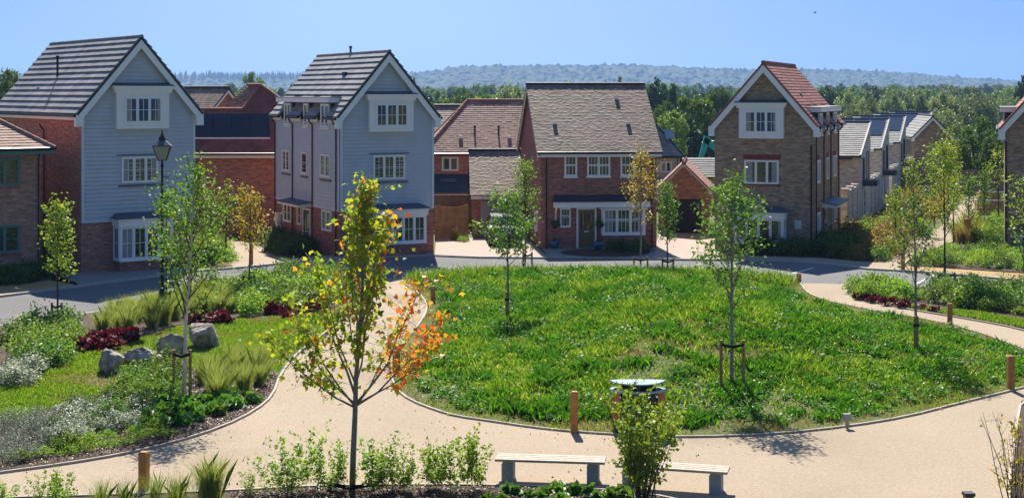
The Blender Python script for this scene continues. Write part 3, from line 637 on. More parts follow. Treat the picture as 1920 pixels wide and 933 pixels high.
# --- second grey clapboard house, three dormers on the flank
P = gable_house('clapboard_house', 'tall grey weatherboard house with three flank dormers and four black downpipes', -8.36, 72.5, 26.5, 4.96, 10.2, 7.06, 10.0, 'brick_dark', 'tiles_slate', .36, .09, .42, True, 'slate', sov=.25, dl=[(7.45, 8.55), (4.6, 5.3), (1.4, 2.65)], dz1=7.5)
boards(P, Ff, 2.3, 9.85, lambda z: (.0, 4.96) if z < 7.06 else ((z - 7.06) / 1.186, 4.96 - (z - 7.06) / 1.186))
Fl = wallF('left')
boards(P, Fl, 2.3, 6.6, lambda z: (0, 10.2))
for F_, a in ((Ff, 0), (Ff, 4.84), (Fl, 0), (Fl, 10.08)): MB(F_).box(a, a + .12, 0, .06, 2.28, 6.65).build('corner_trim', 'cladding_trim', P, uv=False)
MB(Ff).box(0, 4.96, 0, .06, 2.24, 2.30).build('drip_board', 'cladding_trim', P, uv=False); MB(Fl).box(0, 10.2, 0, .06, 2.24, 2.30).build('drip_board', 'cladding_trim', P, uv=False)
box_bay(P, Ff, 1.44, 3.74, 6.12, 7.64, .28, (1.76, 3.44, 6.36, 7.5), (1.24, 3.94, 7.64, 7.95))
window(P, Ff, 1.71, 3.39, 3.77, 4.96, 3, (1, 1), .07); sill(P, Ff, 1.55, 3.55, 3.66); head(P, Ff, 1.5, 3.6, 5.02)
ground_bay(P, Ff, 1.85, 4.2, .62, 2.0, 2.34, .75, 4, 'brick_dark', (1, 1))
MB(Ff).box(.52, .8, 0, .05, 1.55, 1.97).build('utility_box', 'sign_face', P, uv=False)
dormers(P, Fl, [(7.45, 8.55), (4.6, 5.3), (1.4, 2.65)], 6.3, 7.5, (1.0, 9.5), 0, 4.96)
for a0, a1 in ((7.6, 8.85), (4.75, 5.65), (1.2, 2.65)):
    window(P, Fl, a0, a1, 3.84, 4.97, 2 if a1 - a0 > 1 else 1, (0, 1), .07); sill(P, Fl, a0 - .1, a1 + .1, 3.72)
window(P, Fl, 7.4, 8.75, 1.15, 2.15, 2, (0, 1)); window(P, Fl, 5.75, 6.35, 1.15, 2.12, 1, (0, 1)); window(P, Fl, 1.1, 2.5, 1.18, 2.2, 2, (0, 1))
def door(P, F, a0, a1, z1, m, fw=.09, out=.03):
    f = MB(F); f.box(a0, a0 + fw, 0, out + .05, 0, z1); f.box(a1 - fw, a1, 0, out + .05, 0, z1); f.box(a0 + fw, a1 - fw, 0, out + .05, z1 - fw, z1); f.build('door_frame', 'white', P, uv=False)
    d = MB(F); d.box(a0 + fw, a1 - fw, 0, out, .08, z1 - fw); d = d.build('door', m, P, uv=False)
    w_ = a1 - a0 - 2 * fw; c = a0 + fw
    for k in (.16, .56):
        MB(F).box(c + w_ * k, c + w_ * (k + .28), out, out + .012, 1.0, z1 - .3).build('door_pane', 'glass', d, uv=False)
        MB(F).box(c + w_ * k, c + w_ * (k + .28), out, out + .014, .28, .78).build('door_panel', m, d, uv=False)
    MB(F).box(c + w_ * .35, c + w_ * .65, out, out + .03, .88, .94).build('letter_plate', 'white', d, uv=False)
    MB(F).box(c + w_ * .9, c + w_ * .95, out, out + .06, .95, 1.15).build('handle', 'grey_metal', d, uv=False)
door(P, Fl, 4.3, 5.45, 2.1, 'lead_dark')
cn = MB(Fl); cn.hexa([(4.2, 0, 2.2), (7.6, 0, 2.2), (7.6, .75, 2.2), (4.2, .75, 2.2), (4.2, 0, 2.42), (7.6, 0, 2.42), (7.6, .75, 2.3), (4.2, .75, 2.3)]); cn.build('canopy', 'white', P, uv=False)
MB(Fl).hexa([(4.15, 0, 2.425), (7.65, 0, 2.425), (7.65, .8, 2.305), (4.15, .8, 2.305), (4.15, 0, 2.47), (7.65, 0, 2.47), (7.65, .8, 2.35), (4.15, .8, 2.35)]).build('canopy_roof', 'lead', P, uv=False)
MB(Fl).box(9.3, 9.75, 0, .2, .75, 1.55).build('meter_box', 'white', P, uv=False)
for a in (10.1, 7.1, 3.9, .35): pipe(P, Fl, a, 0, 6.72, .08)
vent(P, (2.48, 5.2, 10.05), h=.3, m='slate_dark', name='ridge_vent'); tile_vent(P, (1.55, 3.3, 8.95), 0, 'slate_dark')

# --- brown brick house on the right
P = gable_house('brick_house', 'tall brown brick gabled house with red tiled roof facing the green', 10.37, 76.39, -19.5, 5.05, 9.8, 6.58, 9.5, 'brick_brown', 'tiles_red', .2, .03, .3, False, 'tile_red', sov=.25, base='tile_red', dr=[(1.3, 2.5), (4.2, 5.0), (6.9, 8.1)], dz1=7.0)
box_bay(P, Ff, 1.3, 3.55, 5.72, 7.26, .28, (1.58, 3.24, 6.0, 7.12), (1.08, 3.72, 7.26, 7.52))
window(P, Ff, 1.53, 3.27, 3.42, 4.62, 3, (0, 0), .04); MB(Ff).box(1.45, 3.36, 0, .02, 4.66, 4.9).build('lintel', 'red_lintel', P, uv=False)
MB(Ff).box(1.45, 3.36, 0, .06, 3.34, 3.41).build('sill', 'red_lintel', P, uv=False)
ground_bay(P, Ff, 1.15, 3.6, .5, 1.72, 2.05, .75, 4, 'brick_brown', (0, 0))
MB(Ff).box(4.07, 4.4, 0, .05, 1.2, 1.62).build('utility_box', 'sign_face', P, uv=False)
Fr = wallF('right', 5.05)
dormers(P, Fr, [(1.3, 2.5), (4.2, 5.0), (6.9, 8.1)], 5.9, 7.0, (.8, 9.0), 0, 5.05)
for a0, a1 in ((.6, 1.8), (4.3, 5.1), (7.0, 8.2)):
    window(P, Fr, a0, a1, 3.45, 4.6, 2 if a1 - a0 > 1 else 1, (0, 0), .04); MB(Fr).box(a0 - .08, a1 + .08, 0, .02, 4.63, 4.86).build('lintel', 'red_lintel', P, uv=False)
window(P, Fr, .6, 1.8, .85, 1.95, 2, (0, 0), .04); MB(Fr).box(.52, 1.88, 0, .02, 1.98, 2.2).build('lintel', 'red_lintel', P, uv=False)
window(P, Fr, 5.5, 6.2, .95, 1.95, 1, (0, 0), .04); window(P, Fr, 7.2, 8.2, .95, 1.95, 2, (0, 0), .04)
door(P, Fr, 3.1, 4.2, 2.05, 'lead')
MB(Fr).hexa([(2.6, 0, 2.1), (7.0, 0, 2.1), (7.0, .8, 2.1), (2.6, .8, 2.1), (2.6, 0, 2.36), (7.0, 0, 2.36), (7.0, .8, 2.2), (2.6, .8, 2.2)]).build('canopy', 'white', P, uv=False)
MB(Fr).hexa([(2.55, 0, 2.365), (7.05, 0, 2.365), (7.05, .86, 2.205), (2.55, .86, 2.205), (2.55, 0, 2.41), (7.05, 0, 2.41), (7.05, .86, 2.25), (2.55, .86, 2.25)]).build('canopy_roof', 'lead', P, uv=False)
for a in (.12, 2.9, 5.6, 8.9): pipe(P, Fr, a, 0, 6.25, .08)
pipe(P, Ff, 4.9, 0, 5.4, .06, False); tile_vent(P, (3.9, 2.6, 7.85), 0, 'slate_dark', .15)

# --- brown brick house cut by the right edge of the picture
P = gable_house('brick_house', 'brown brick gabled house cut off by the right edge of the picture', 24.75, 75.0, -18, 5.2, 9.5, 6.5, 9.5, 'brick_brown', 'tiles_red', .2, .03, .3, False, 'tile_red', base='tile_red')
MB(Ff).box(.5, .83, 0, .05, .5, 1.0).build('utility_box', 'sign_face', P, uv=False)
window(P, Ff, 1.7, 3.5, 3.42, 4.62, 3, (0, 0), .04); box_bay(P, Ff, 1.4, 3.7, 5.7, 7.2, .28, (1.7, 3.4, 6.0, 7.1), (1.2, 3.9, 7.2, 7.5))
ground_bay(P, Ff, 1.4, 3.8, .5, 1.9, 2.2, .75, 4, 'brick_brown', (0, 0))
pipe(P, Ff, .06, 0, 5.6, .06, False)
dormers(P, wallF('left'), [(1.3, 2.5), (4.2, 5.0)], 5.6, 7.0, (.8, 6.0), 0, 5.2)

# --- two-storey house with brown plain tiles in the centre
P = empty('tiled_house', (1.45, 76.5, 0), R(6), 'two-storey red brick house with wide brown tiled roof and oak front door', 'house')
gable_wall(P, 6.05, 9, 5.12, 8.42, 'brick_dark', 'u')
courses(P, (-.22, -.35, 4.98), (6.3, -.35, 4.98), (6.3, 4.5, 8.5), (-.22, 4.5, 8.5), .13, .016, 'tiles_brown', .17, False, .006, base='slate_dark')
courses(P, (6.3, 9.35, 4.98), (-.22, 9.35, 4.98), (-.22, 4.5, 8.5), (6.3, 4.5, 8.5), .3, .02, 'tiles_brown', .4, False, base='slate_dark')
ridge(P, (-.24, 4.5, 8.5), (6.32, 4.5, 8.5), 'slate_dark', .1)
for s, y0, y1 in ((-1, -.35, 4.5), (1, 9.35, 4.5)):
    MB().hexa([(-.2, y0, 4.7), (-.2, y1, 8.22), (-.15, y1, 8.22), (-.15, y0, 4.7), (-.2, y0, 4.92), (-.2, y1, 8.44), (-.15, y1, 8.44), (-.15, y0, 4.92)]).build('bargeboard', 'white', P, uv=False)
    MB().hexa([(-.15, y0, 4.82), (-.15, y1, 8.34), (0, y1, 8.34), (0, y0, 4.82), (-.15, y0, 4.86), (-.15, y1, 8.38), (0, y1, 8.38), (0, y0, 4.86)]).build('soffit', 'oak', P, uv=False)
gutter(P, (-.2, -.42, 4.96), (6.28, -.42, 4.96)); MB().box(-.15, 6.25, -.34, -.3, 4.74, 4.93).build('fascia', 'white', P, uv=False); MB().box(-.1, 6.2, -.3, 0, 4.82, 4.85).build('soffit', 'white', P, uv=False)
window(P, Ff, 1.24, 1.9, 3.74, 4.82, 1, (2, 1), .04, top=.45); window(P, Ff, 2.42, 3.62, 3.72, 4.82, 2, (2, 1), .04, top=.45); window(P, Ff, 4.16, 4.9, 3.74, 4.82, 1, (2, 1), .04, top=.45)
for a0, a1 in ((1.2, 1.94), (2.38, 3.66), (4.12, 4.94)): MB(Ff).box(a0, a1, 0, .06, 3.66, 3.73).build('sill', 'white', P, uv=False)
door(P, Ff, 1.87, 2.9, 2.12, 'oak')
window(P, Ff, 1.02, 1.57, 1.13, 2.14, 1, (2, 1), .04, top=.4)
ground_bay(P, Ff, 3.2, 5.35, .72, 2.1, 2.14, .3, 3, 'brick_dark', (2, 1), top=.42)
fc = MB(Ff); fc.box(.66, 5.6, 0, .62, 2.17, 2.46); fc.build('canopy_fascia', 'white', P, uv=False)
MB(Ff).hexa([(.6, 0, 2.465), (5.66, 0, 2.465), (5.66, .7, 2.465), (.6, .7, 2.465), (.72, 0, 2.78), (5.54, 0, 2.78), (5.66, .7, 2.51), (.6, .7, 2.51)]).build('canopy_roof', 'lead_dark', P, uv=False)
MB(Ff).tube([(.78, .06, 1.5), (.78, .1, 1.85), (.78, .5, 2.18)], [.06, .05, .05], 6).build('canopy_bracket', 'white', P, uv=False)
pipe(P, Ff, .3, 0, 4.8, .08); pipe(P, Ff, 5.8, 0, 4.8, .08)
MB(wallF('left')).box(1.2, 1.5, 0, .15, .8, 1.9).build('meter_box', 'white', P, uv=False)
for p in ((.95, 1.55, 6.42), (4.85, 1.55, 6.42), (4.55, 3.35, 7.72)):
    v = MB(); v.box(p[0] - .11, p[0] + .11, p[1] - .1, p[1] + .1, p[2] - .05, p[2] + .07); v.build('tile_vent', 'white', P, uv=False)
MB(Ff).lathe([(.05, 0), (.02, .02)], 8, (1.75, .06, 1.35)).build('doorbell', 'white', P, uv=False)

# --- brick house on the left edge with sage windows and a hipped roof
def hip(P, w, D, eave, rdg, inset, tilem, sp, t, tw, ridgem, ov=.35, base='tile_red', hipr=.1):
    """hipped roof, ridge along u"""
    z0 = eave; a, b, c, d = (-ov, -ov, z0), (w + ov, -ov, z0), (w + ov, D + ov, z0), (-ov, D + ov, z0)
    r0, r1 = (inset, D / 2, rdg), (w - inset, D / 2, rdg)
    courses(P, a, b, r1, r0, sp, t, tilem, tw, False, base=base); courses(P, c, d, r0, r1, sp, t, tilem, tw, False, base=base)
    courses(P, b, c, r1, r1, sp, t, tilem, tw, False, base=base); courses(P, d, a, r0, r0, sp, t, tilem, tw, False, base=base)
    ridge(P, r0, r1, ridgem, hipr)
    for e, r_ in ((a, r0), (b, r1), (c, r1), (d, r0)): ridge(P, e, r_, ridgem, hipr, name='hip_tiles')
    for p, q in ((a, b), (b, c), (c, d), (d, a)): gutter(P, Vector(p) + Vector((0, 0, -.04)), Vector(q) + Vector((0, 0, -.04)))
P = empty('brick_house', (-20.7 - 8 * math.cos(R(38)), 65.5 - 8 * math.sin(R(38)), 0), R(38), 'brick house with sage green windows and rosy hipped roof at left edge', 'house')
MB().box(0, 8, 0, 7.5, -.1, 5.55).build('wall', 'brick_multi', P)
hip(P, 8, 7.5, 5.62, 8.4, 3.75, 'tiles_rose', .2, .028, .2, 'tile_rose', .5)
MB().box(-.45, 8.45, -.44, -.4, 5.36, 5.58).build('fascia', 'sage', P, uv=False); MB().box(-.45, 8.45, -.4, 0, 5.4, 5.43).build('soffit', 'sage', P, uv=False)
MB().box(8.4, 8.44, -.4, 7.9, 5.36, 5.58).build('fascia', 'sage', P, uv=False)
for z0, z1 in ((4.0, 5.2), (1.1, 2.3)):
    window(P, Ff, 5.1, 7.1, z0, z1, 3, (0, 1), .04, m='sage', fw=.07); MB(Ff).box(5.05, 7.15, 0, .02, z0 - .15, z0 - .03).build('sill', 'brick_dark', P)
    window(P, Ff, 1.5, 3.5, z0, z1, 3, (0, 1), .04, m='sage', fw=.07)
pipe(P, Ff, 7.9, 0, 5.5, .08)

# --- houses behind
P = empty('solar_house', (-18.6, 85.0, 0), R(2), 'red brick house with four solar panels between the two grey clapboard houses', 'house')
MB().prism([(0, 0, -.1), (0, 4.4, -.1), (0, 4.4, 4.75), (0, 2.2, 6.95), (0, 0, 4.75)], (6, 0, 0)).build('wall', 'brick_red', P)
courses(P, (-.2, -.35, 4.6), (5.2, -.35, 4.6), (2.95, 2.2, 7.05), (-.2, 2.2, 7.05), .2, .028, 'tiles_red_shaded', .2, False, base='tile_red')  # front slope laid in the tile colour with shade in it
courses(P, (5.2, 4.75, 4.6), (-.2, 4.75, 4.6), (-.2, 2.2, 7.05), (2.95, 2.2, 7.05), .3, .028, 'tiles_red', .4, False, base='tile_red')
courses(P, (5.2, -.35, 4.6), (9.6, -.35, 4.6), (3.8, 3.66, 8.45), (3.78, 3.66, 8.45), .2, .028, 'tiles_red_shaded', .2, False, base='tile_red')
courses(P, (2.95, 2.2, 7.05), (5.2, -.35, 4.6), (3.78, 3.66, 8.45), (3.78, 3.66, 8.45), .2, .028, 'tiles_red_shaded', .2, False, base='tile_red')
courses(P, (1.7, 9.6, 7.05), (1.7, 2.2, 7.05), (3.05, 3.66, 8.45), (3.05, 8.4, 8.45), .2, .028, 'tiles_rose', .2, False, base='tile_red')  # left-hand slopes in paler tiles: sunlight on them put into the colour
courses(P, (1.7, 2.25, 7.05), (2.95, 2.25, 7.05), (3.78, 3.66, 8.45), (3.05, 3.66, 8.45), .2, .028, 'tiles_rose', .2, False, base='tile_red')
MB().prism([(2.4, 3.2, -.1), (9.3, 3.2, -.1), (9.3, 9, -.1), (2.4, 9, -.1)], (0, 0, 4.7)).build('rear_wall', 'brick_red', P)
ridge(P, (-.2, 2.2, 7.08), (2.95, 2.2, 7.08), 'tile_red', .1); ridge(P, (3.05, 3.66, 8.5), (3.8, 3.66, 8.5), 'tile_red', .1)
ridge(P, (2.95, 2.2, 7.08), (3.78, 3.66, 8.5), 'tile_red', .1, name='hip_tiles'); ridge(P, (9.6, -.35, 4.65), (3.8, 3.66, 8.5), 'tile_red', .1, name='hip_tiles')
m_ = 2.45 / 2.55
for k in range(4):
    x0 = .45 + k * 1.06; p = lambda x, y, h: (x, y, 4.6 + (y + .35) * m_ + h)
    MB().hexa([p(x0, .55, .05), p(x0 + 1.0, .55, .05), p(x0 + .78, 1.85, .05), p(x0 - .22, 1.85, .05), p(x0, .55, .1), p(x0 + 1.0, .55, .1), p(x0 + .78, 1.85, .1), p(x0 - .22, 1.85, .1)]).build('solar_panel', 'solar', P, uv=False)
MB().hexa([p(.35, .5, .02), p(4.75, .5, .02), p(4.5, 1.9, .02), p(.15, 1.9, .02), p(.35, .5, .045), p(4.75, .5, .045), p(4.5, 1.9, .045), p(.15, 1.9, .045)]).build('panel_tray', 'black', P, uv=False)
MB().tube([(.3, .45, 4.6 + .8 * m_ + .06), (4.75, .45, 4.6 + .8 * m_ + .06)], .05, 6).build('panel_rail', 'white', P, uv=False)
gutter(P, (-.2, -.42, 4.56), (9.5, -.42, 4.56)); MB().box(-.15, 9.3, -.34, -.3, 4.32, 4.52).build('fascia', 'white', P, uv=False)
MB().box(.0, 9.3, -.02, 2.3, -.1, 4.6).build('front_wall', 'brick_red', P)
pipe(P, Ff, .25, 0, 4.5, .08); MB(Ff).box(.1, .9, .02, .04, 1.2, 4.3).build('wall_panel', 'tile_red', P, uv=False)

P = empty('gabled_house', (-25.6, 102.1, 0), R(-35), 'far brown roofed house whose white edged gable peeps over the solar panels', 'house')
gable_wall(P, 6.5, 3.9, 6.5, 8.3, 'brick_orange', 'u')
courses(P, (-.2, -.3, 6.3), (6.8, -.3, 6.3), (6.8, 1.95, 8.36), (-.2, 1.95, 8.36), .2, .028, 'tiles_brown', .25, False); courses(P, (6.8, 4.2, 6.3), (-.2, 4.2, 6.3), (-.2, 1.95, 8.36), (6.8, 1.95, 8.36), .2, .028, 'tiles_brown', .25, False)
barge(P, (lambda a, b, c: (6.5 + b, a, c)), 3.9, 6.5, 8.3, .25, h=.2, ov=.3); ridge(P, (-.2, 1.95, 8.4), (6.8, 1.95, 8.4), 'slate_dark', .1)
P = gable_house('gabled_house', 'far dark red roof showing at the left edge behind the hipped house', -40, 92, 70, 8, 9, 5.5, 8.7, 'brick_red', 'tiles_red', .25, .03, .3, False, 'tile_red', base='tile_red')

P = empty('hipped_house', (-5.3, 92.5, 0), R(4), 'red brick house with brown hipped roof and white window behind the garage', 'house')
MB().box(0, 9, 0, 8, -.1, 4.3).build('wall', 'brick_red', P)
hip(P, 9, 8, 4.28, 7.55, 2.7, 'tiles_brown_red', .2, .024, .22, 'tile_red', .3)
window(P, Ff, .95, 1.98, 3.2, 4.05, 2, (0, 0), .04)
MB(Ff).hexa([(-.3, 0, 1.9), (2.6, 0, 1.9), (2.6, 1.0, 1.9), (-.3, 1.0, 1.9), (-.3, 0, 3.0), (2.6, 0, 3.0), (2.6, 1.0, 1.95), (-.3, 1.0, 1.95)]).build('lean_to_roof', 'lead_dark', P, uv=False)
MB(Ff).hexa([(.85, .5, 2.5), (1.85, .5, 2.5), (1.85, .35, 2.72), (.85, .35, 2.72), (.85, .54, 2.53), (1.85, .54, 2.53), (1.85, .39, 2.75), (.85, .39, 2.75)]).build('roof_light', 'lead', P, uv=False)
MB(Ff).box(-.25, 2.5, 0, .9, 0, 1.9).build('lean_to_wall', 'cream_render', P, uv=False)
pipe(P, Ff, .1, 2, 4.3, .08)
for x, y, z in ((3.05, 1.1, 5.28), (4.55, 1.1, 5.28)): vent(P, (x, y, z), 'black', .55)
for x in (2.15, 5.2): v = MB(); v.box(x - .13, x + .13, .85, 1.15, 5.05, 5.35); v.build('tile_vent', 'white', P, uv=False)
P = empty('far_house', (-5.4, 108, 0), R(4), 'grey brown roof peeping out left of the brown hipped roof', 'house')
gable_wall(P, 6, 7, 4.5, 7.0, 'brick_red', 'u')
courses(P, (-.2, -.3, 4.4), (6.2, -.3, 4.4), (6.2, 3.5, 7.06), (-.2, 3.5, 7.06), .25, .026, 'tiles_brown', .25, False); courses(P, (6.2, 7.3, 4.4), (-.2, 7.3, 4.4), (-.2, 3.5, 7.06), (6.2, 3.5, 7.06), .3, .026, 'tiles_brown', .4, False)
ridge(P, (-.2, 3.5, 7.1), (6.2, 3.5, 7.1), 'slate_dark', .1)

P = empty('garage', (-2.2, 83.4, 0), R(3), 'brick garage with brown tiled roof and pale grey door between houses', 'garage')
gable_wall(P, 3.25, 6.2, 2.45, 4.62, 'brick_dark', 'u')
courses(P, (-.15, -.3, 2.35), (3.4, -.3, 2.35), (3.4, 3.1, 4.68), (-.15, 3.1, 4.68), .13, .018, 'tiles_brown', .17, False, .007); courses(P, (3.4, 6.5, 2.35), (-.15, 6.5, 2.35), (-.15, 3.1, 4.68), (3.4, 3.1, 4.68), .3, .02, 'tiles_brown', .4, False)
ridge(P, (-.18, 3.1, 4.72), (3.42, 3.1, 4.72), 'slate_dark', .1); MB().box(-.1, 3.35, -.28, -.24, 2.1, 2.3).build('fascia', 'white', P, uv=False)
gd = MB(Ff); gd.box(.45, 2.8, 0, .03, 0, 2.0); gd = gd.build('garage_door', 'garage_grey', P, uv=False)
for k in range(14): MB(Ff).box(.5 + k * .163, .5 + k * .163 + .13, .03, .042, .05, 1.95).build('door_rib', 'garage_grey', gd, uv=False)

P = gable_house('garage', 'orange brick garage with gable and dark open doorway right of the tiled house', 8.35, 85.2, -8, 2.85, 6.0, 2.62, 4.0, 'brick_orange', 'tiles_rose', .13, .02, .2, False, 'tile_rose', fov=.1, sov=.2, base='tile_rose', baseb=.1)
P['category'] = 'garage'
MB(Ff).box(.5, 2.45, 0, .012, 0, 2.0).build('garage_door', 'black', P, uv=False); MB(Ff).box(.4, 2.55, 0, .03, 2.0, 2.22).build('lintel', 'brick_orange', P)  # flat black panel stands in for the shade inside the open doorway

P = empty('slate_house', (6.3, 104, 0), R(2), 'cream house with striped slate hipped roof behind the brown tiled roof', 'house')
MB().box(0, 5.4, 0, 7, -.2, 3.7).build('wall', 'cream_render', P)
hip(P, 5.4, 7, 3.62, 7.4, 2.69, 'tiles_pale', .3, .05, .4, 'slate_dark', .3, 'slate_dark')
window(P, Ff, 4.05, 4.85, 2.5, 3.25, 2, (0, 0), .04); pipe(P, Ff, 5.25, 0, 3.6, .08); MB(Ff).box(3.9, 5.3, 0, .6, 1.6, 2.1).build('porch_roof', 'lead', P, uv=False)
MB().hexa([(4.55, .75, 4.75), (5.15, .75, 4.75), (5.05, 1.35, 5.35), (4.45, 1.35, 5.35), (4.55, .65, 4.85), (5.15, .65, 4.85), (5.05, 1.25, 5.45), (4.45, 1.25, 5.45)]).build('roof_light', 'bin_metal', P, uv=False)
P = empty('shed', (11.7, 100, 0), R(-4), 'low outbuilding with striped grey slate roof behind the orange garage', 'shed')
MB().box(0, 2.6, 0, 4, -.2, 2.4).build('wall', 'brick_orange', P)
courses(P, (-.2, -.2, 2.4), (2.5, -.2, 2.4), (2.15, 2, 3.6), (-.2, 2, 3.6), .28, .05, 'tiles_pale', .4, False); courses(P, (2.5, 4.2, 2.4), (-.2, 4.2, 2.4), (-.2, 2, 3.6), (2.15, 2, 3.6), .28, .05, 'tiles_pale', .4, False)

# --- the row of buff brick courtyard houses on the right
dv = Vector((.334, .943, 0))
ords = ('nearest', 'second', 'third', 'fourth', 'farthest')
for k, s in enumerate((0, 12.6, 27, 43, 58)):
    c = Vector((21.5, 92, 0)) + dv * s
    w = 9.0 if k == 0 else 4.2
    P = empty('courtyard_house', (c.x - .943 * w, c.y + .334 * w, 0), R(-19.5), ords[k] + ' of the buff brick courtyard houses with sloping roofs along the garden path', 'house', 'buff courtyard houses in a row')
    dp, ev, rg = 5.5, 4.15, 6.0
    MB().prism([(0, 0, -.1), (0, dp, -.1), (0, dp, rg), (0, 0, ev)], (w, 0, 0)).build('wall', 'brick_buff', P)
    mm = (rg - ev) / dp
    courses(P, (-.05, -.2, ev - .02), (w - .06, -.2, ev - .02), (w - .06, dp, rg + .06), (-.05, dp, rg + .06), .36, .055, 'tiles_pale', .4, False)
    MB().hexa([(w - .06, -.25, ev - .1), (w + .05, -.25, ev - .1), (w + .05, dp + .1, rg + .06), (w - .06, dp + .1, rg + .06), (w - .06, -.25, ev + .07), (w + .05, -.25, ev + .07), (w + .05, dp + .1, rg + .17), (w - .06, dp + .1, rg + .17)]).build('verge_trim', 'lead_dark', P, uv=False)
    MB().box(-.05, w, dp, dp + .15, rg - .2, rg + .2).build('ridge_trim', 'lead', P, uv=False)
    if k:
        for j in range(3):
            x0 = w - 3.6 + j * 1.15; q = lambda x, y, h: (x, y, ev + (y) * mm + h)
            MB().hexa([q(x0, 2.2, .1), q(x0 + 1.1, 2.2, .1), q(x0 + 1.1, 5.2, .1), q(x0, 5.2, .1), q(x0, 2.2, .15), q(x0 + 1.1, 2.2, .15), q(x0 + 1.1, 5.2, .15), q(x0, 5.2, .15)]).build('solar_panel', 'solar', P, uv=False)
    MB().box(-.05, w - .5, -.42, -.2, ev - .22, ev + .02).build('box_gutter', 'white' if k else 'lead_dark', P, uv=False)
    Fr = wallF('right', w)
    window(P, Fr, 1.0, 1.7, 2.6, 4.0, 1, (0, 0), .02, m='lead_dark'); window(P, Fr, 3.0, 4.2, 2.5, 4.3, 1, (0, 0), .02, m='lead_dark')
    door(P, Fr, 1.0, 2.0, 2.1, 'lead_dark'); MB(Fr).box(.8, 2.2, 0, .9, 2.25, 2.6).build('canopy', 'lead_dark', P, uv=False)
    pipe(P, Ff, w - 1.6, 0, ev - .2, .08, False)
    MB().box(w - .3, w + .02, -7.0, -.0, -.1, 2.4).build('court_wall', 'brick_buff', P)
    for j in range(3): MB().box(w - .36, w + .08, -6.9 + j * 2.3, -6.4 + j * 2.3, -.1, 2.55).build('wall_pier', 'brick_buff', P)
P = gable_house('gabled_house', 'far brown gable with white edges rising over the courtyard houses', 34.6, 128.5, -6, 3.1, 7, 4.4, 6.0, 'brick_brown', 'tiles_pale', .3, .05, .4, False, 'slate_dark', sov=.2, baseb=.2)
P = gable_house('gabled_house', 'farthest brick gable at the end of the courtyard row', 36.9, 140, -14, 4.0, 7, 3.2, 5.6, 'brick_brown', 'tiles_pale', .3, .05, .4, False, 'slate_dark', sov=.2, baseb=.25)
window(P, Ff, 1.7, 2.2, .8, 2.0, 1, (0, 1), .04)


# ------------------------------------------------------------------ far country
def hillmesh(name, x0, x1, Y0, depth, prof, m, res, seed, bump):
    rng = np.random.default_rng(seed); nx = int((x1 - x0) / res); ny = int(depth / (res * 1.6))
    xs = np.linspace(x0, x1, nx); V = []
    N1 = rng.normal(size=(ny, nx))
    for j in range(ny):
        t = j / (ny - 1); y = Y0 + t * depth
        h = np.array([prof(x) for x in xs]) * math.sin(min(1, t * 1.15) * math.pi / 2) ** 1.2 - 6
        if t > .87: h -= (t - .87) * 450
        V.append(np.stack([xs + rng.normal(0, res * .25, nx), np.full(nx, y) + rng.normal(0, res * .4, nx), h + bump * np.abs(N1[j])], 1))
    V = np.array(V).reshape(-1, 3); f = [(j * nx + i, j * nx + i + 1, (j + 1) * nx + i + 1, (j + 1) * nx + i) for j in range(ny - 1) for i in range(nx - 1)]
    me = bpy.data.meshes.new(name); me.from_pydata(V.tolist(), [], f); me.update()
    return tag(link(name, me, m), kind='structure')
def interp(tab): xs, hs = zip(*tab); return lambda x: float(np.interp(x, xs, hs))
HD = 4000.0
def hx(px): return (px - CXP) / FPX * HD
def hh(py): return EYE + (HYP - py) / FPX * HD + 6
hillmesh('hill', hx(600), hx(2250), HD - 800, 900, interp([(hx(600), hh(158)), (hx(770), hh(142)), (hx(830), hh(137)), (hx(860), hh(129)), (hx(960), hh(127)), (hx(1200), hh(127)), (hx(1330), hh(133)), (hx(1420), hh(136)), (hx(1560), hh(135)), (hx(1680), hh(141)), (hx(1780), hh(150)), (hx(1920), hh(158)), (hx(2250), hh(165))]), 'hill_wood', 7.5, 3, 4.0)
hillmesh('hill', hx(-400), hx(760), HD - 570, 760, interp([(hx(-400), hh(138)), (hx(0), hh(141)), (hx(340), hh(145)), (hx(560), hh(146)), (hx(700), hh(149)), (hx(760), hh(158))]), 'hill_wood', 7.5, 5, 3.6)
# conifers along the left skyline: one mass
rng = np.random.default_rng(9); tri = []
for i in range(420):
    x = rng.uniform(hx(250), hx(640)); y = HD - 110 + rng.uniform(-110, 220); b = hh(147) - 6 - 4 + rng.uniform(-4, 4); h = rng.uniform(12, 24); r = rng.uniform(3, 5)
    for k in range(5):
        a0, a1 = 2 * math.pi * k / 5, 2 * math.pi * (k + 1) / 5
        tri.append([(x + r * math.cos(a0), y + r * math.sin(a0), b), (x + r * math.cos(a1), y + r * math.sin(a1), b), (x, y, b + h)])
tag(link('conifer_wood', npmesh('conifer_wood', np.array(tri), 3), 'tree_dark'), 'dark conifer wood standing along the blue skyline at left', 'wood', kind='stuff')

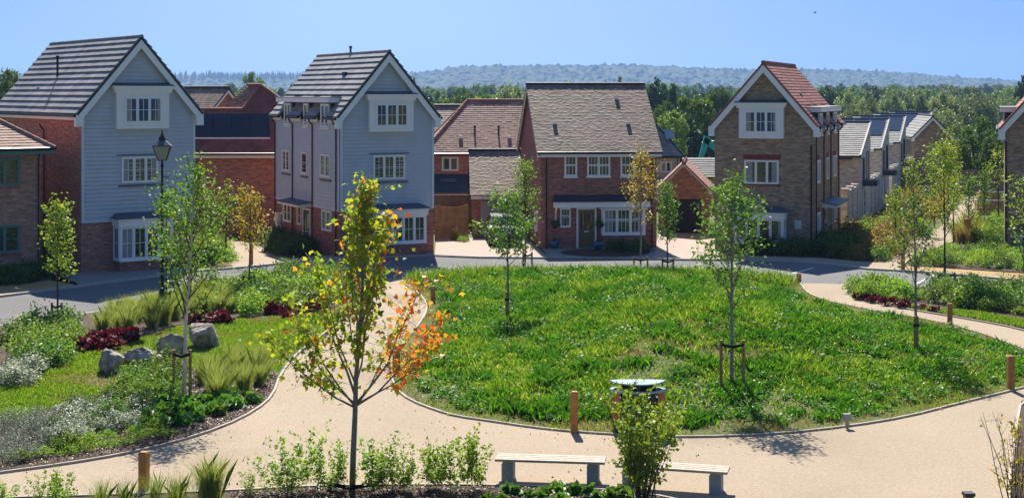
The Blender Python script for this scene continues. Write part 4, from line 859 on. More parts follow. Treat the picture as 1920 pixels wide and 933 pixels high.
# broad-leaved trees of the vale: a handful of shapes, each tree a thing with trunk and crown
def crown_mesh(name, seed, rx, rz, zc, ncl, per, leaf, shape='round'):
    rng = np.random.default_rng(seed); C = []
    for _ in range(ncl):
        d = unit(rng.normal(size=3)); d[2] = d[2] * .9 + .08
        r = rng.uniform(.45, 1.0) ** .5
        c = np.array([d[0] * rx * r, d[1] * rx * r, zc + d[2] * rz * r])
        if shape == 'cone': c[:2] *= max(.08, 1.0 - (c[2] - zc + rz) / (2.05 * rz)) * 1.3
        if shape == 'willow' and c[2] < zc: c[:2] *= 1.12
        cr = rng.uniform(.10, .2) * rx + .25
        q = rng.normal(size=(per, 3)); q = unit(q) * rng.uniform(.4, 1, (per, 1)) * cr; q[:, 2] *= .75 if shape != 'willow' else 1.5
        C.append(c + q)
    return npmesh(name, leaves(np.concatenate(C), leaf, rng, .75, upb=.5, droop=.6 if shape == 'willow' else 0), 4)
def trunk_mesh(name, seed, h, r, rx):
    rd = random.Random(seed); mb = MB(); mb.tube([(0, 0, -.4), (rd.uniform(-.2, .2), rd.uniform(-.2, .2), h * .35), (rd.uniform(-.4, .4), rd.uniform(-.4, .4), h * .8)], [r * 1.3, r, r * .3], 7)
    for k in range(6):
        a = k * 1.1 + rd.random(); z = h * rd.uniform(.25, .5)
        mb.tube([(0, 0, z), (math.cos(a) * rx * .4, math.sin(a) * rx * .4, z + h * .18), (math.cos(a) * rx * .75, math.sin(a) * rx * .75, z + h * .3)], [r * .45, r * .3, r * .08], 5)
    return mb.mesh(name, False)
TREES = {}
def make_tree(kind, seed, h, rx, mat, ncl, per, leaf, shape='round', zc=.58, rzf=.45):
    return (crown_mesh('crown', seed, rx, h * rzf, h * zc, ncl, per, leaf, shape), trunk_mesh('trunk', seed, h, .035 * h * .6, rx), mat)
for i in range(3):
    TREES['oak%d' % i] = make_tree('oak', 20 + i, 12, 5.2, 'tree_mid', 150, 46, .5)
    TREES['light%d' % i] = make_tree('light', 30 + i, 12, 4.6, 'tree_light', 140, 46, .5)
    TREES['willow%d' % i] = make_tree('willow', 40 + i, 12, 4.4, 'tree_willow', 150, 50, .45, 'willow', .52, .5)
    TREES['dark%d' % i] = make_tree('dark', 50 + i, 12, 4.4, 'tree_dark', 140, 46, .5)
TREES['cone0'] = make_tree('cone', 60, 12, 3.2, 'tree_dark', 120, 46, .45, 'cone', .5, .5)
TREES['cone1'] = make_tree('cone', 61, 12, 2.8, 'tree_mid', 120, 46, .45, 'cone', .5, .5)
KIND = {'oak': ('broad_tree', 'mid green broad tree'), 'light': ('broad_tree', 'bright yellow-green broad tree'), 'willow': ('willow_tree', 'pale silvery green willow tree'), 'dark': ('dark_tree', 'dark green dense tree'), 'cone': ('conifer_tree', 'dark pointed conifer')}
def far_tree(key, px, topy, d, width, label=None, group=None, zb=None):
    cr, tr, m = TREES[key]; z0 = vale(d) if zb is None else zb
    top = EYE + (HYP - topy) / FPX * d; H = top - z0
    k = key.rstrip('0123456789'); nm, lb = KIND[k]
    E_ = empty(nm, ((px - CXP) / FPX * d, d, z0), random.uniform(0, 6.28), label or lb + ' in ' + group, 'tree', group)
    sz = H / 12.6; rx = {'oak': 5.2, 'light': 4.6, 'willow': 4.6, 'dark': 4.4, 'cone': 3.0}[k]
    sx = (width / FPX * d / 2) / rx / 1.08
    E_.scale = (sx, sx, sz)
    link('trunk', tr, 'bark_dark', E_); link('crown', cr, m, E_)
    return E_
rr = random.Random(5)
def row(x0, x1, step, ylo, yhi, dlo, dhi, wlo, whi, kinds, group):
    x = x0
    while x < x1:
        k = rr.choice(kinds); n = 2 if k == 'cone' else 3
        far_tree(k + str(rr.randrange(n)), x + rr.uniform(-.3, .3) * step, rr.uniform(ylo, yhi), rr.uniform(dlo, dhi), rr.uniform(wlo, whi), group=group); x += step * rr.uniform(.75, 1.25)
row(-180, 2120, 21, 155, 163, 620, 900, 34, 56, ['oak', 'oak', 'dark', 'light', 'cone', 'oak'], 'the hazy far wood across the vale')
row(330, 580, 22, 162, 178, 330, 460, 40, 60, ['oak', 'light', 'dark', 'oak'], 'the wood behind the solar panels')
row(780, 1000, 21, 160, 176, 320, 450, 40, 60, ['oak', 'oak', 'dark', 'light'], 'the wood above the brown hipped roof')
row(1210, 1370, 20, 160, 175, 320, 430, 40, 60, ['dark', 'oak', 'oak', 'dark'], 'the wood left of the brown brick gable')
row(1540, 1960, 24, 160, 170, 420, 560, 42, 66, ['oak', 'dark', 'oak', 'light'], 'the wood behind the willows')
row(1590, 1900, 30, 166, 182, 240, 290, 60, 84, ['willow'], 'the tall belt of willows')
row(1600, 1790, 34, 190, 212, 195, 225, 60, 90, ['willow', 'willow', 'dark'], 'the lower edge of the willows')
for x0, x1 in ((-160, 0), (590, 770), (1010, 1200), (1380, 1530), (1970, 2140)): row(x0, x1, 45, 168, 186, 260, 420, 50, 80, ['oak', 'light', 'dark', 'oak'], 'the wood hidden behind the houses')
for a in (('light0', 472, 134, 420, 62, 'tall pale feathery tree standing above the solar panel house'), ('cone0', 486, 148, 330, 22, 'small dark conifer beside the tall pale feathery tree'),
          ('oak1', 12, 127, 190, 72, 'rounded green tree behind the roofs at the left edge'), ('oak0', -20, 135, 200, 70, None), ('dark0', 553, 150, 400, 28, 'small round dark tree just left of the dormer house roof'),
          ('cone1', 776, 135, 330, 26, 'dark conifer right of the dormer house gable'), ('light1', 832, 177, 190, 62, 'bright green round tree over the small far roof'), ('light2', 905, 176, 180, 70, 'bright green round tree over the middle of the hipped roof'),
          ('willow0', 960, 158, 210, 90, 'pale willow rising left of the brown tiled ridge'), ('oak2', 868, 168, 230, 70, 'olive tree between two bright round trees'), ('light0', 1060, 150, 300, 60, 'treetop just above the brown tiled ridge at left'),
          ('cone1', 1135, 141, 260, 34, 'twin pointed treetop above the brown tiled ridge'), ('cone0', 1162, 137, 262, 38, 'tallest pointed treetop above the brown tiled ridge'),
          ('dark1', 1232, 146, 240, 62, 'dark tree right of the brown tiled ridge'), ('cone0', 1262, 149, 235, 60, 'big dark conifer right of the brown tiled roof'), ('oak0', 1245, 190, 190, 60, 'green tree below the big dark conifer'),
          ('light1', 1305, 171, 175, 92, 'large round leafy tree left of the brown brick gable'), ('light2', 1258, 205, 165, 70, 'low bright tree behind the striped slate roof'),
          ('oak2', 1345, 160, 230, 60, 'brownish tree touching the brown brick gable'), ('dark2', 1285, 236, 172, 80, 'dense dark hedge-like tree behind the excavator'), ('dark0', 1335, 238, 175, 64, 'second dense dark tree behind the excavator arm'),
          ('dark2', 1555, 160, 300, 60, 'dark tree right of the red tiled ridge'), ('dark1', 1590, 166, 260, 56, 'dark tree at the left end of the willow belt'), ('willow1', 1600, 190, 200, 60, 'yellowish willow just right of the white flank dormers'),
          ('oak0', 1838, 218, 128, 92, 'dark oak standing left of the right hand house'), ('oak1', 1796, 262, 120, 56, 'low tree beside the farthest courtyard house'), ('oak2', 1868, 252, 124, 64, 'round green tree against the right hand house wall'),
          ('dark2', 1920, 142, 300, 40, 'treetop at the right edge of the picture')):
    far_tree(*a[:5], label=a[5] or 'rounded green tree behind the roofs at the left edge', group='trees behind the houses')
# field strip, far lamp and machines
tag(sheet('meadow', [(12, 165), (40, 165), (46, 200), (12, 200)], vale(170) + 1.15, 'field'), kind='structure')

# ------------------------------------------------------------------ young trees of the square
def young_tree(name, label, base, h, clear, prof, nl, leafn, leafs, mat, bark, seed, r0=.05, up=(35, 65), sig=.09, lobed=False, twigs=4, upb=.4, mat2=None, group=None, curve=.5, wob=.03, droop=.2, aspect=.62, bark2=None, lean=(0, 0), spec=None):
    """trunk with limbs and twigs, leaves gathered along the outer wood"""
    rd = random.Random(seed); rng = np.random.default_rng(seed)
    E_ = empty(name, base, 0, label, 'tree', group)
    mb = MB(); tp = []; ox = oy = 0
    for k in range(9):
        t = k / 8; tp.append(Vector((ox, oy, t * h * .97 - (.15 if k == 0 else 0)))); ox += rd.uniform(-wob, wob) * h * .12 + lean[0] / 8; oy += rd.uniform(-wob, wob) * h * .12 + lean[1] / 8
    def T(t): i = min(7, int(t * 8)); return tp[i].lerp(tp[i + 1], t * 8 - i)
    mb.tube(tp, [r0 * ((1 - k / 8) ** .85) + .006 for k in range(9)], 8)
    mt = mb; mb = MB() if bark2 else mb
    A, A2 = [], []
    def leafy(p, q, n):
        tgt = A2 if (mat2 and (p.x > .72) ) else A
        for _ in range(n):
            c = p.lerp(q, rd.uniform(0, 1.05)); tgt.append(c + Vector((rd.gauss(0, sig), rd.gauss(0, sig), rd.gauss(0, sig) - sig * .3)))
    tot = 0; limbs = []
    for (zs, xe, ye, ze) in (spec or ()):
        p = T(min(.98, zs / h)); q = Vector((xe, ye, ze)); L = max(.35, (q - p).length * .75); c = p.lerp(q, .5) + Vector(((xe - p.x) * .12, (ye - p.y) * .12, -.12 * L)); pts = []
        for s in range(6):
            u = s / 5; pts.append(p * (1 - u) ** 2 + c * (2 * u * (1 - u)) + q * u * u + (Vector((rd.uniform(-.04, .04), rd.uniform(-.04, .04), rd.uniform(-.03, .03))) if 0 < s < 5 else Vector()))
        r = max(.007, .012 * L); mb.tube(pts, [r * (1 - s / 5.6) + .003 for s in range(6)], 5); limbs.append((pts, L)); tot += L
    for i in range(nl):
        t = clear + (1 - clear) * ((i + rd.random() * .8) / nl) * .93; u = (t - clear) / (1 - clear)
        L = float(np.interp(u, np.linspace(0, 1, len(prof)), prof)) * rd.uniform(.7, 1.15)
        az = i * 2.399 + rd.uniform(-.5, .5); el = R(rd.uniform(*up)); p = T(t); pts = [p]; r = max(.006, r0 * (1 - t) * .55)
        n = 5; Lt = L / max(.35, math.cos(el)); d = Vector((math.cos(az) * math.cos(el), math.sin(az) * math.cos(el), math.sin(el)))
        for s in range(n):
            d = (d + Vector((rd.uniform(-.13, .13), rd.uniform(-.13, .13), curve * .12 + rd.uniform(-.1, .1)))).normalized(); pts.append(pts[-1] + d * (Lt / n))
        mb.tube(pts, [r * (1 - s / (n + .4)) + .003 for s in range(n + 1)], 5); limbs.append((pts, L)); tot += L
    for pts, L in limbs:
        nn = max(3, int(leafn * L / tot)); k = max(2, int(twigs * L / max(prof) + .5))
        leafy(pts[2], pts[3], int(nn * .12)); leafy(pts[3], pts[5], int(nn * .38))
        for _ in range(k):
            s = rd.uniform(1.6, 4.8); i = int(s); q = pts[i].lerp(pts[i + 1], s - i); dv_ = Vector((rd.gauss(0, 1), rd.gauss(0, 1), rd.gauss(.35, .6))).normalized() * L * rd.uniform(.25, .45)
            mb.tube([q, q + dv_], [.006, .002], 4); leafy(q + dv_ * .2, q + dv_, int(nn * .5 / k) + 1)
    leafy(T(.86), tp[-1], int(leafn * .05))
    mt.build('trunk', bark, E_, smooth=True, uv=False)
    if bark2: mb.build('branches', bark2, E_, smooth=True, uv=False)
    link('crown', npmesh('crown', leaves([tuple(a) for a in A], leafs, rng, aspect, upb, lobed, droop), 8 if lobed else 4), mat, E_)
    if A2: tag(link('crown', npmesh('crown', leaves([tuple(a) for a in A2], leafs, rng, aspect, upb, lobed, droop), 8 if lobed else 4), mat2, E_), 'orange and red leaves on the right hand limbs')
    return E_
def support(base, w, h, label, strap=True, rz=0.0, one=False, group='timber tree stakes', r=.042, zs=None):
    E_ = empty('tree_stake', base, rz, label, 'stake', group)
    for sx in ((0,) if one else (-w / 2, w / 2)):
        MB().tube([(sx, 0, -.2), (sx, 0, h)], r, 8).build('stake', 'stake_wood', E_, smooth=False, uv=False)
    if strap and not one:
        z = (zs or h - .12)
        MB().hexa([(-w / 2, -.05, z - .03), (0, -.09, z - .09), (0, -.07, z - .09), (-w / 2, -.03, z - .03), (-w / 2, -.05, z + .05), (0, -.09, z - .01), (0, -.07, z - .01), (-w / 2, -.03, z + .05)]).build('strap', 'strap', E_, uv=False)
        MB().hexa([(w / 2, -.05, z - .03), (0, -.092, z - .09), (0, -.072, z - .09), (w / 2, -.03, z - .03), (w / 2, -.05, z + .05), (0, -.092, z - .01), (0, -.072, z - .01), (w / 2, -.03, z + .05)]).build('strap', 'strap', E_, uv=False)
    elif strap: MB().tube([(0, 0, h - .3), (0, 0, h - .22)], r + .02, 8).build('strap', 'strap', E_, uv=False)
    return E_
b = at(660, 918)
MS = [(1.72, -1.72, -.3, 3.2), (1.75, -1.35, .5, 3.85), (1.8, -1.05, -.7, 3.5), (1.95, -.8, .3, 4.75), (1.72, -.95, -.2, 2.55), (2.2, -.5, -.5, 4.2), (1.75, 1.45, -.3, 4.3), (1.75, 1.8, .3, 3.5), (1.78, 1.75, -.4, 3.05),
      (1.8, 1.05, .5, 3.6), (2.2, .35, .7, 4.3), (2.6, -.25, .3, 4.6), (2.8, .55, -.3, 4.7), (3.2, -.05, -.4, 5.0), (3.4, .65, .2, 5.3), (3.8, .0, .3, 5.6), (4.0, .75, -.1, 5.6), (4.3, .1, -.25, 6.0), (4.6, .45, .2, 6.2), (5.0, .15, .1, 6.35), (3.0, .1, .4, 3.9), (2.7, .15, -.3, 3.3), (3.6, .6, .25, 4.4)]
young_tree('maple_tree', 'young maple turning yellow and orange, standing before the path fork', b, 6.2, .5, [.5, .5, .45, .4, .3], 6, 2500, .125, 'leaf_maple', 'bark_grey', 4, .06, (45, 65), .085, True, 6, .5, 'leaf_maple_orange', lean=(.32, 0), spec=MS)
support(b + Vector((0, -.12, 0)), .86, .18, 'short stakes strapped to the maple trunk at bottom edge', zs=.15)
b = at(343, 757)
young_tree('birch_tree', 'slender white stemmed birch beside the boulders', b, 6.3, .32, [.95, 1.1, 1.0, .75, .5, .35, .25], 30, 2700, .095, 'leaf_birch', 'birch_bark', 8, .055, (48, 70), .14, False, 6, .3, bark2='bark_dark', lean=(.35, 0))
support(b + Vector((0, -.1, 0)), .42, 1.42, 'tall stakes either side of the white birch stem')
b = at(108, 606)
young_tree('young_tree', 'small leafy tree by the road in front of the sage windowed house', b, 4.3, .36, [.5, .72, .75, .62, .45, .3], 24, 1300, .12, 'leaf_lime', 'bark_dark', 12, .035, (35, 60), .12)
support(b + Vector((0, -.1, 0)), .34, .75, 'stakes of the small tree nearest the left edge')
b = at(467, 549)
young_tree('young_tree', 'yellowish young tree by the road in front of the garden path', b, 4.05, .38, [.5, .75, .75, .6, .45, .3], 24, 1000, .12, 'leaf_yellow', 'bark_dark', 15, .035, (40, 65), .13)
support(b + Vector((0, -.1, 0)), .44, .78, 'stakes of the yellowish tree by the road')
b = at(311, 592)
young_tree('young_tree', 'thin green tree close behind the lamp post', b, 4.6, .4, [.5, .8, .8, .6, .4], 20, 800, .11, 'leaf_green', 'bark_dark', 17, .03, (45, 68), .12)
support(b + Vector((0, -.1, 0)), .36, .95, 'stakes beside the lamp post')
b = at(952, 598)
young_tree('young_tree', 'bright green tree on the left shoulder of the grassy mound', b, 4.35, .42, [.95, 1.15, 1.0, .75, .5, .3], 24, 1500, .115, 'leaf_green', 'bark_grey', 19, .042, (25, 60), .12)
support(b + Vector((-.02, -.08, 0)), 0, .95, 'single stake on the left shoulder of the mound', one=True, r=.06)
b = at(984, 512)
young_tree('young_tree', 'dull green narrow tree behind the mound, left of the oak door', b, 4.9, .34, [.55, .85, .85, .7, .45, .25], 26, 1300, .105, 'leaf_shrub', 'bark_dark', 23, .035, (45, 68), .13)
support(b + Vector((.12, -.1, 0)), .38, .95, 'stakes behind the mound, left of the oak door')
b = at(1201, 503)
young_tree('young_tree', 'golden brown narrow tree in front of the tiled house bay window', b, 5.5, .34, [.5, .85, .9, .7, .5, .3, .2], 26, 1350, .105, 'leaf_yellow', 'bark_grey', 27, .04, (50, 70), .13)
support(b + Vector((0, -.1, 0)), .62, .55, 'low stakes under the golden brown tree')
b = at(1252, 514)
young_tree('young_tree', 'slim green tree in front of the dark garage doorway', b, 3.9, .32, [.5, .65, .65, .55, .4, .25], 24, 1100, .11, 'leaf_green', 'bark_dark', 31, .03, (42, 66), .12)
support(b + Vector((0, -.1, 0)), .48, .72, 'stakes under the slim green garage tree')
b = at(1372, 728)
young_tree('young_tree', 'broad green tree on the right front of the mound', b, 5.6, .36, [.85, 1.15, 1.15, 1.0, .75, .5, .3], 30, 2000, .105, 'leaf_green', 'bark_grey', 35, .048, (35, 62), .12, False, 6)
support(b + Vector((0, -.1, 0)), .58, 1.28, 'tall stakes and black strap under the broad green mound tree')
b = at(1718, 656)
young_tree('young_tree', 'dark leaved slender tree at the right end of the mound', b, 4.75, .38, [.75, .95, .9, .7, .5, .3], 26, 1100, .10, 'leaf_dark', 'bark_grey', 39, .045, (30, 62), .12)
support(b + Vector((-.03, -.1, 0)), 0, 1.02, 'single thick stake at the right end of the mound', one=True, r=.075)
b = at(1773, 549)
young_tree('young_tree', 'tall yellow-green tree in the bed beyond the right hand path', b, 6.2, .36, [.5, .75, .85, .7, .5, .35, .2], 28, 1400, .11, 'leaf_lime', 'bark_dark', 43, .045, (50, 72), .13)
support(b + Vector((0, -.1, 0)), .66, .85, 'stakes in the bed beyond the right hand path')
for i, (px, py, h, rad, mt, lb) in enumerate(((424, 489, 3.6, .7, 'leaf_lime', 'leafy young tree in front of the solar panel house wall'), (395, 492, 2.9, .7, 'leaf_green', 'green young tree beside the clapboard house right corner'),
        (1712, 440, 4.3, .7, 'leaf_lime', 'yellow-green tree before the third courtyard house'), (1752, 428, 5.0, .8, 'leaf_lime', 'leafy tree before the far brick gable'), (1788, 458, 5.6, .6, 'leaf_lime', 'slim tree left of the pale garden path'),
        (1816, 452, 3.7, .42, 'leaf_green', 'dark green tree at the middle of the garden path'), (1846, 430, 3.7, .42, 'leaf_green', 'green tree right of the garden path'), (1778, 432, 6.2, .9, 'leaf_lime', 'tallest yellow-green tree along the garden path'),
        (1872, 425, 5.0, .8, 'leaf_lime', 'bright tree touching the right hand house corner'), (1921, 560, 4.6, .9, 'leaf_lime', 'leafy tree cut by the right edge'), (1678, 455, 3.0, .5, 'leaf_lime', 'thin light green tree near the second courtyard house'))):
    young_tree('young_tree', lb, at(px, py), h, .28, [rad * .7, rad, rad, rad * .8, rad * .55, rad * .3], 20, 560, .12, mt, 'bark_dark', 60 + i, .04, (45, 70), .12, group='young trees along the garden paths' if i > 1 else None)

# ------------------------------------------------------------------ shrubs and perennials
PL = {}
def shrub_mesh(name, seed, r, h, n, leaf, shape='dome', aspect=.6, stems=0, upb=.6, lift=.0, droop=0):
    rng = np.random.default_rng(seed); nb = max(5, int(n / 45)); C = []
    for _ in range(nb):
        d = unit(rng.normal(size=3)); d[2] = abs(d[2]); q = rng.uniform(.35, 1) ** .5
        c = np.array([d[0] * r * q, d[1] * r * q, lift + d[2] * h * q * .9 + .04])
        C.append(c + rng.normal(0, 1, (n // nb, 3)) * np.array([r * .22, r * .22, h * .16]))
    C = np.concatenate(C); C[:, 2] = np.maximum(C[:, 2], .03)
    return npmesh(name, leaves(C, leaf, rng, aspect, upb, droop=droop), 4)
def clump_mesh(name, seed, n, h, lean, w, spread):
    rng = np.random.default_rng(seed); B = np.c_[rng.normal(0, spread, (n, 2)), np.zeros(n)]
    hh_ = np.full(n, h); V = blades(B, hh_, rng, 1, w, lean, .01); return npmesh(name, V, 5)
def stem_mesh(name, seed, n, h, per, leaf, spread, open_=.25):
    """upright stems with leaves along them"""
    rng = np.random.default_rng(seed); C = []
    for _ in range(n):
        b0 = rng.normal(0, spread, 2); t = b0 + rng.normal(0, open_, 2); H = h * rng.uniform(.6, 1.1)
        s = rng.uniform(.2, 1.03, per); p = np.c_[b0[0] + (t[0] - b0[0]) * s, b0[1] + (t[1] - b0[1]) * s, s * H]; C.append(p + rng.normal(0, .045, (per, 3)))
    return npmesh(name, leaves(np.concatenate(C), leaf, rng, .5, .5), 4)
def stem_wood(name, seed, n, h, spread, open_=.25):
    rng = np.random.default_rng(seed); mb = MB()
    for _ in range(n):
        b0 = rng.normal(0, spread, 2); t = b0 + rng.normal(0, open_, 2); H = h * rng.uniform(.6, 1.1); rng.uniform(.2, 1.03, 1)
        mb.tube([(b0[0], b0[1], -.03), ((b0[0] + t[0]) / 2, (b0[1] + t[1]) / 2, H * .5), (t[0], t[1], H)], [.008, .006, .003], 4)
    return mb.mesh(name, False)
for i in range(3):
    PL['shrub%d' % i] = (shrub_mesh('shrub', 100 + i, .5, .62, 900, .085), 'leaf_shrub')
    PL['bright%d' % i] = (shrub_mesh('shrub', 110 + i, .5, .5, 850, .08), 'leaf_bright')
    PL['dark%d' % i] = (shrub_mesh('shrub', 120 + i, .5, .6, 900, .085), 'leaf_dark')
    PL['white%d' % i] = (shrub_mesh('shrub', 130 + i, .42, .42, 750, .08), 'leaf_white')
    PL['grey%d' % i] = (shrub_mesh('shrub', 140 + i, .45, .45, 900, .06, aspect=.3), 'leaf_grey')
    PL['red%d' % i] = (shrub_mesh('heuchera', 150 + i, .3, .22, 260, .11, aspect=.9), 'leaf_red')
    PL['broad%d' % i] = (shrub_mesh('bergenia', 160 + i, .28, .2, 70, .26, aspect=.75), 'leaf_broad')
    PL['low%d' % i] = (shrub_mesh('low_shrub', 170 + i, .36, .24, 600, .06, aspect=.4), 'leaf_bright')
    PL['orange%d' % i] = (shrub_mesh('shrub', 180 + i, .5, .65, 800, .08), 'leaf_orange')
    PL['feather%d' % i] = (clump_mesh('feather_grass', 190 + i, 620, .8, .85, .008, .10), 'grass_feather')
    PL['grass%d' % i] = (clump_mesh('grass_clump', 200 + i, 170, .5, 1.2, .006, .09), 'grass_wisp')
    PL['dryg%d' % i] = (clump_mesh('dry_grass', 210 + i, 300, .75, .75, .01, .09), 'grass_dry')
    PL['stem%d' % i] = (stem_mesh('shrub', 220 + i, 14, 1.0, 40, .085, .12, .22), 'leaf_bright')
    PL['daisy%d' % i] = (stem_mesh('daisies', 230 + i, 20, .6, 9, .05, .25, .1), 'petal_white')
NM = {'shrub': ('shrub', 'shrub'), 'bright': ('leafy_shrub', 'shrub'), 'dark': ('hedge_shrub', 'shrub'), 'white': ('variegated_shrub', 'shrub'), 'grey': ('silver_shrub', 'shrub'), 'red': ('heuchera', 'plant'), 'broad': ('bergenia', 'plant'), 'low': ('low_shrub', 'shrub'),
      'orange': ('autumn_shrub', 'shrub'), 'feather': ('feather_grass', 'grass'), 'grass': ('grass_clump', 'grass'), 'dryg': ('dry_grass', 'grass'), 'stem': ('upright_shrub', 'shrub'), 'daisy': ('flowers', 'flowers')}
def plant(key, p, s, label, group=None, sz=None):
    k = key.rstrip('0123456789'); key = key if key != k else k + str(rr.randrange(3)); me_, m = PL[key]; nm, cat = NM[k]
    o = link(nm, me_, m); o.location = p; o.rotation_euler = (0, 0, rr.uniform(0, 6.28)); o.scale = (s, s, sz or s * rr.uniform(.85, 1.2))
    return tag(o, label, cat, group)
def inpoly(poly, n, mind, seed, tries=4000):
    rd = random.Random(seed); xs = [p[0] for p in poly]; ys_ = [p[1] for p in poly]; out_ = []
    cand = np.array([(rd.uniform(min(xs), max(xs)), rd.uniform(min(ys_), max(ys_))) for _ in range(tries)]); d, _ = sdist(cand, poly)
    for c in cand[d > .12]:
        if all((c[0] - q[0]) ** 2 + (c[1] - q[1]) ** 2 > mind * mind for q in out_): out_.append(tuple(c))
        if len(out_) >= n: break
    return out_
def fill(px, key, n, mind, s0, s1, label, group, seed, z=.05):
    keys = key if isinstance(key, (list, tuple)) else [key]
    for (x, y) in inpoly(gpoly(px), n, mind, seed):
        zz_ = z if z is not None else float(ground_z([x], [y])[0])
        plant(rr.choice(keys), (x, y, zz_), rr.uniform(s0, s1), label, group)
# near left bed, along the path
fill([(0, 880), (0, 800), (60, 790), (110, 800), (100, 850), (60, 868)], 'grey', 18, .46, .6, .95, 'silvery grey shrub in the near left corner bed', 'silver shrubs in the near left bed', 1)
fill([(95, 850), (110, 790), (150, 760), (230, 748), (275, 765), (250, 810), (190, 835)], 'white', 20, .44, .6, .95, 'white variegated shrub in the near left bed', 'white shrubs in the near left bed', 2)
fill([(60, 865), (80, 790), (150, 755), (240, 745), (280, 765), (250, 815), (190, 838)], ['shrub', 'dark', 'low'], 14, .6, .45, .75, 'small green plant growing among the white shrubs', 'green plants among the white shrubs', 37)
fill([(-20, 880), (100, 862), (240, 838), (330, 815), (300, 800), (200, 822), (60, 855)], 'low', 22, .45, .7, 1.1, 'low yellow-green shrub edging the near left bed', 'low shrubs along the path edge', 3)
fill([(255, 812), (330, 808), (430, 775), (470, 755), (430, 745), (350, 760), (280, 775)], 'broad', 30, .42, .9, 1.3, 'broad leaved bergenia near the birch stakes', 'bergenias by the birch', 4)
fill([(210, 740), (240, 720), (320, 705), (345, 730), (330, 765), (270, 770)], 'shrub', 12, .6, .8, 1.15, 'green shrub between the boulders and the bergenias', 'green shrubs below the boulders', 5)
fill([(365, 755), (375, 705), (430, 690), (490, 690), (505, 705), (480, 750), (430, 765)], 'feather', 13, .52, .7, .95, 'feathery grass clump at the curve of the path', 'feather grasses at the path curve', 6)
fill([(0, 720), (20, 690), (60, 680), (70, 700), (30, 735)], 'white', 8, .5, .8, 1.1, 'white flowered shrub at the left edge by the lawn', 'white shrubs at the left edge', 7)
# bed along the road
fill([(20, 690), (10, 640), (60, 622), (135, 612), (145, 650), (110, 690), (60, 705)], ['shrub', 'bright'], 20, .62, .9, 1.35, 'rounded green shrub under the small tree at left', 'green shrubs in the left roadside bed', 8)
fill([(140, 660), (150, 640), (220, 628), (245, 632), (240, 648), (170, 668)], 'red', 16, .45, 1.0, 1.4, 'dark red heuchera left of the boulders', 'red heucheras left of the boulders', 9)
fill([(360, 612), (355, 603), (425, 597), (435, 606), (410, 614)], 'red', 9, .42, 1.0, 1.4, 'dark red heuchera right behind the last boulder', 'red heucheras right of the boulders', 10)
fill([(500, 598), (515, 580), (600, 572), (610, 585), (560, 598)], 'red', 10, .5, .9, 1.3, 'dark red heuchera behind the maple leaves', 'red heucheras behind the maple', 11)
fill([(185, 630), (200, 600), (300, 580), (345, 575), (350, 605), (260, 625)], 'feather', 20, .62, .75, 1.0, 'pale feathery grass between road and boulders', 'feather grasses in the roadside bed', 12)
fill([(345, 600), (350, 568), (400, 556), (440, 560), (440, 596)], 'feather', 12, .62, .7, 1.0, 'pale feathery grass right of the lamp post', 'feather grasses right of the lamp', 13)
fill([(380, 560), (470, 540), (560, 522), (640, 520), (650, 550), (600, 582), (520, 588), (445, 595), (430, 565)], ['shrub', 'bright', 'shrub', 'bright', 'dark'], 55, .66, .85, 1.4, 'leafy green shrub in the roadside bed behind the maple', 'green shrubs behind the maple', 14)
fill([(225, 600), (240, 588), (300, 575), (330, 571), (330, 583)], 'bright', 7, .6, .7, 1.0, 'light green shrub at the road edge by the lamp', 'green shrubs at the road edge by the lamp', 15)
# right bed, garden beds, house beds
fill([(1600, 556), (1600, 543), (1700, 545), (1716, 562), (1680, 570)], ['low', 'bright'], 26, .5, .9, 1.3, 'low bright plant at the tip of the right hand bed', 'low plants at the tip of the right bed', 16)
fill([(1610, 562), (1600, 556), (1680, 571), (1760, 583), (1750, 590), (1660, 575)], 'red', 10, .5, .7, 1.0, 'dark red heuchera edging the right hand bed', 'red heucheras in the right bed', 17)
fill([(1760, 575), (1760, 552), (1830, 550), (1840, 580)], 'shrub', 10, .75, 1.0, 1.5, 'rounded shrub behind the stakes in the right bed', 'rounded shrubs in the right bed', 18)
fill([(1840, 585), (1840, 552), (1960, 552), (1960, 600)], ['bright', 'low', 'shrub'], 22, .75, .9, 1.4, 'green shrub at the right edge beside the road', 'green shrubs at the right edge', 19)
fill([(1705, 498), (1760, 502), (1930, 512), (1930, 478), (1885, 474), (1760, 480)], ['shrub', 'bright', 'bright'], 44, .8, .7, 1.05, 'leafy green shrub in front of the right hand house', 'shrubs before the right hand house', 20, .09)
fill([(1830, 455), (1825, 425), (1880, 410), (1882, 465)], ['bright', 'shrub'], 26, .9, .9, 1.3, 'bright shrub between garden path and right hand house', 'shrubs right of the garden path', 21)
fill([(1800, 460), (1790, 450), (1828, 438), (1838, 452)], ['dryg', 'feather', 'grass'], 12, .8, 1.2, 1.6, 'straw coloured grass beside the garden path', 'grasses beside the garden path', 22)
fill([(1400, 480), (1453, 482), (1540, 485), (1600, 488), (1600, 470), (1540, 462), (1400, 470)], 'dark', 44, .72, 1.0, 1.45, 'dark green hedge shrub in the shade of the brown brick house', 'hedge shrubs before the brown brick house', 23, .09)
fill([(1600, 488), (1655, 493), (1690, 468), (1680, 452), (1620, 452), (1600, 466)], ['orange', 'orange', 'shrub', 'bright'], 34, .8, 1.0, 1.6, 'russet shrub at the corner by the garden path', 'russet shrubs at the garden path corner', 24, .09)
fill([(1575, 462), (1600, 462), (1690, 450), (1740, 436), (1700, 428), (1600, 440)], ['shrub', 'bright', 'orange'], 40, 1.0, 1.3, 2.0, 'garden shrub in front of the courtyard houses', 'shrubs before the courtyard houses', 25)
